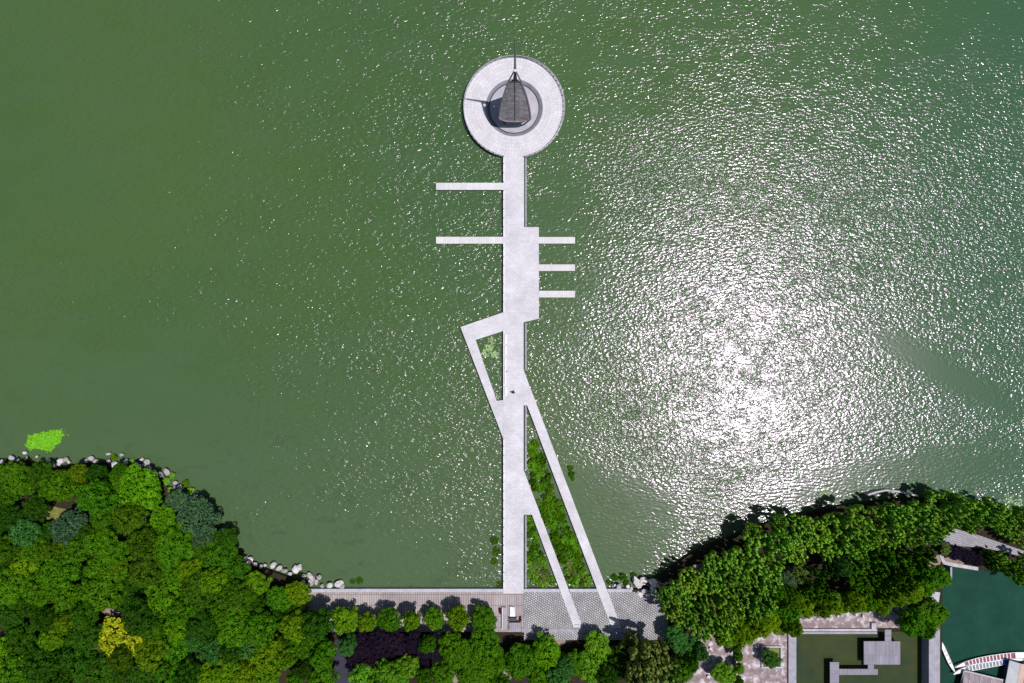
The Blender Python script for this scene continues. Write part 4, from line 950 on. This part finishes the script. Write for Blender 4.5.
# ------------------------------------------------------------------ rocks
def rock_mesh(seed):
    rnd = random.Random(seed); bm = bmesh.new(); bmesh.ops.create_icosphere(bm, subdivisions=2, radius=1.0)
    planes = [Vector((rnd.gauss(0, 1), rnd.gauss(0, 1), rnd.gauss(0, 1))).normalized() for _ in range(9)]; ds = [rnd.uniform(.55, .85) for _ in planes]
    for v in bm.verts:
        for p, d in zip(planes, ds):
            k = v.co.dot(p)
            if k > d: v.co -= p * (k - d)
        v.co += Vector((rnd.gauss(0, .03), rnd.gauss(0, .03), rnd.gauss(0, .03)))
    me = bpy.data.meshes.new('rock'); bm.to_mesh(me); bm.free(); me.materials.append(M['rock']); return me
ROCKM = [rock_mesh(i) for i in range(9)]
def rocks(pts, where, group, bright=1.0, z=-0.35):
    order = sorted(range(len(pts)), key=lambda i: pts[i][0]); rank = {j: k for k, j in enumerate(order)}
    for i, (x, y, r) in enumerate(pts):
        o = bpy.data.objects.new('rock', rng.choice(ROCKM)); col.objects.link(o)
        g = W(x, y, 0.1); s = r * S * rng.uniform(.75, 1.3); o.location = (g.x, g.y, z + .2 + rng.uniform(-.1, .1))
        o.scale = (s * rng.uniform(.85, 1.25), s * rng.uniform(.8, 1.1), s * rng.uniform(.8, 1.1)); o.rotation_euler = (rng.uniform(-.4, .4), rng.uniform(-.4, .4), rng.uniform(0, 6.28))
        b = bright * rng.uniform(.34, .70); w_ = rng.uniform(0, .12); o.color = (b, b * (.97 - w_ * .4), b * (1.0 - w_), 1)
        tag(o, 'pale %s rock %s, %s from the left' % ('small' if r < 2.6 else ('big' if r > 3.9 else 'angular'), where, nth(rank[i])), 'rock', group)
rocks([(1, 462, 2), (11, 458, 3), (17, 460.5, 2.5), (24, 453, 3), (25.5, 458.5, 2.5), (36, 457, 1.6), (48, 461, 3), (54, 466, 3.2), (60, 461, 2.8), (65, 459.5, 2.8), (58, 464, 2.5), (68, 462, 2), (90, 459, 3), (95.5, 461, 2.6), (86, 461, 1.8)], 'below the floating plant mat', 'rocks below the floating plant mat')
rocks([(108, 454, 3), (108, 461, 2.5), (121, 455, 2.3), (125.5, 462, 4), (114, 464, 3), (128, 470, 3), (135, 465, 3.5), (141, 460, 3), (146, 463, 3.4), (147.5, 469, 3.4), (153.6, 472.5, 3.4), (149, 476, 3), (160.6, 475, 3.4), (166.4, 471.6, 4), (154.5, 479, 3), (174.7, 483, 3.5), (180, 488, 4), (174.7, 487.5, 2.4), (190.5, 499, 3), (194.6, 496.2, 2), (209, 514.7, 1.8), (222, 532.5, 2.8), (139, 467, 2.2), (157, 476, 2.4)], 'on the upper left shore', 'rocks on the upper left shore')
rocks([(245, 559, 3.4), (250.5, 560, 4), (247.5, 563, 3), (260.6, 566.4, 2.5), (265, 565.4, 2.5), (273, 566, 4.5), (279, 568.5, 4), (284.3, 571, 3.4), (295, 569.4, 4.6), (298.6, 567.9, 3), (303.7, 576.4, 3.5), (310.7, 577.3, 4), (316, 582.6, 4), (310, 583, 3), (318.8, 577, 2.8), (337.8, 584.4, 4.4), (329.5, 585.7, 4), (322, 586.3, 3.2), (341.8, 586.8, 2.4), (303, 583, 3), (290, 574, 2.4), (255, 565, 2.2)], 'by the left end of the promenade', 'rocks by the left end of the promenade')
rocks([(637, 582, 6), (643.6, 581, 3.6), (653, 582, 5), (652.6, 589, 4.2), (640, 594, 4.4), (647.5, 595.6, 4), (643.4, 591, 3), (631, 588, 2.5), (614.4, 585, 2), (627.6, 586.5, 2.4), (619, 586.6, 2.6), (659, 586, 2.6)], 'at the right end of the cobbles', 'rocks at the right end of the cobbles', 1.15, -0.1)
r3 = random.Random(3)
rocks([(800 + 6.2 * i + r3.uniform(-2, 2), 613 + r3.uniform(-4, 7) - i * .3, r3.uniform(1.2, 2.6)) for i in range(14)], 'on the pink bank above the basin', 'rocks on the pink bank above the basin', 1.2, 0.0)
rocks([(705 + r3.uniform(-12, 14), 660 + r3.uniform(-18, 20), r3.uniform(1.0, 1.8)) for i in range(8)], 'on the worn pink terrace', 'rocks on the worn terrace', 1.1, 0.0)

# ------------------------------------------------------------------ small plants beside the benches
for i, (x, y) in enumerate([(520, 619.5), (500.3, 610.5)]):
    o = bpy.data.objects.new('red_shrub', CROWN['bush'][i]); col.objects.link(o); o.location = G(x, y, 0); o.scale = (.35, .8, .5) ; o.color = (0.10, 0.02, 0.04, 1)
    tag(o, ['low wine red shrub right of the slatted bench', 'low wine red shrub left of the long narrow bench'][i], 'shrub')
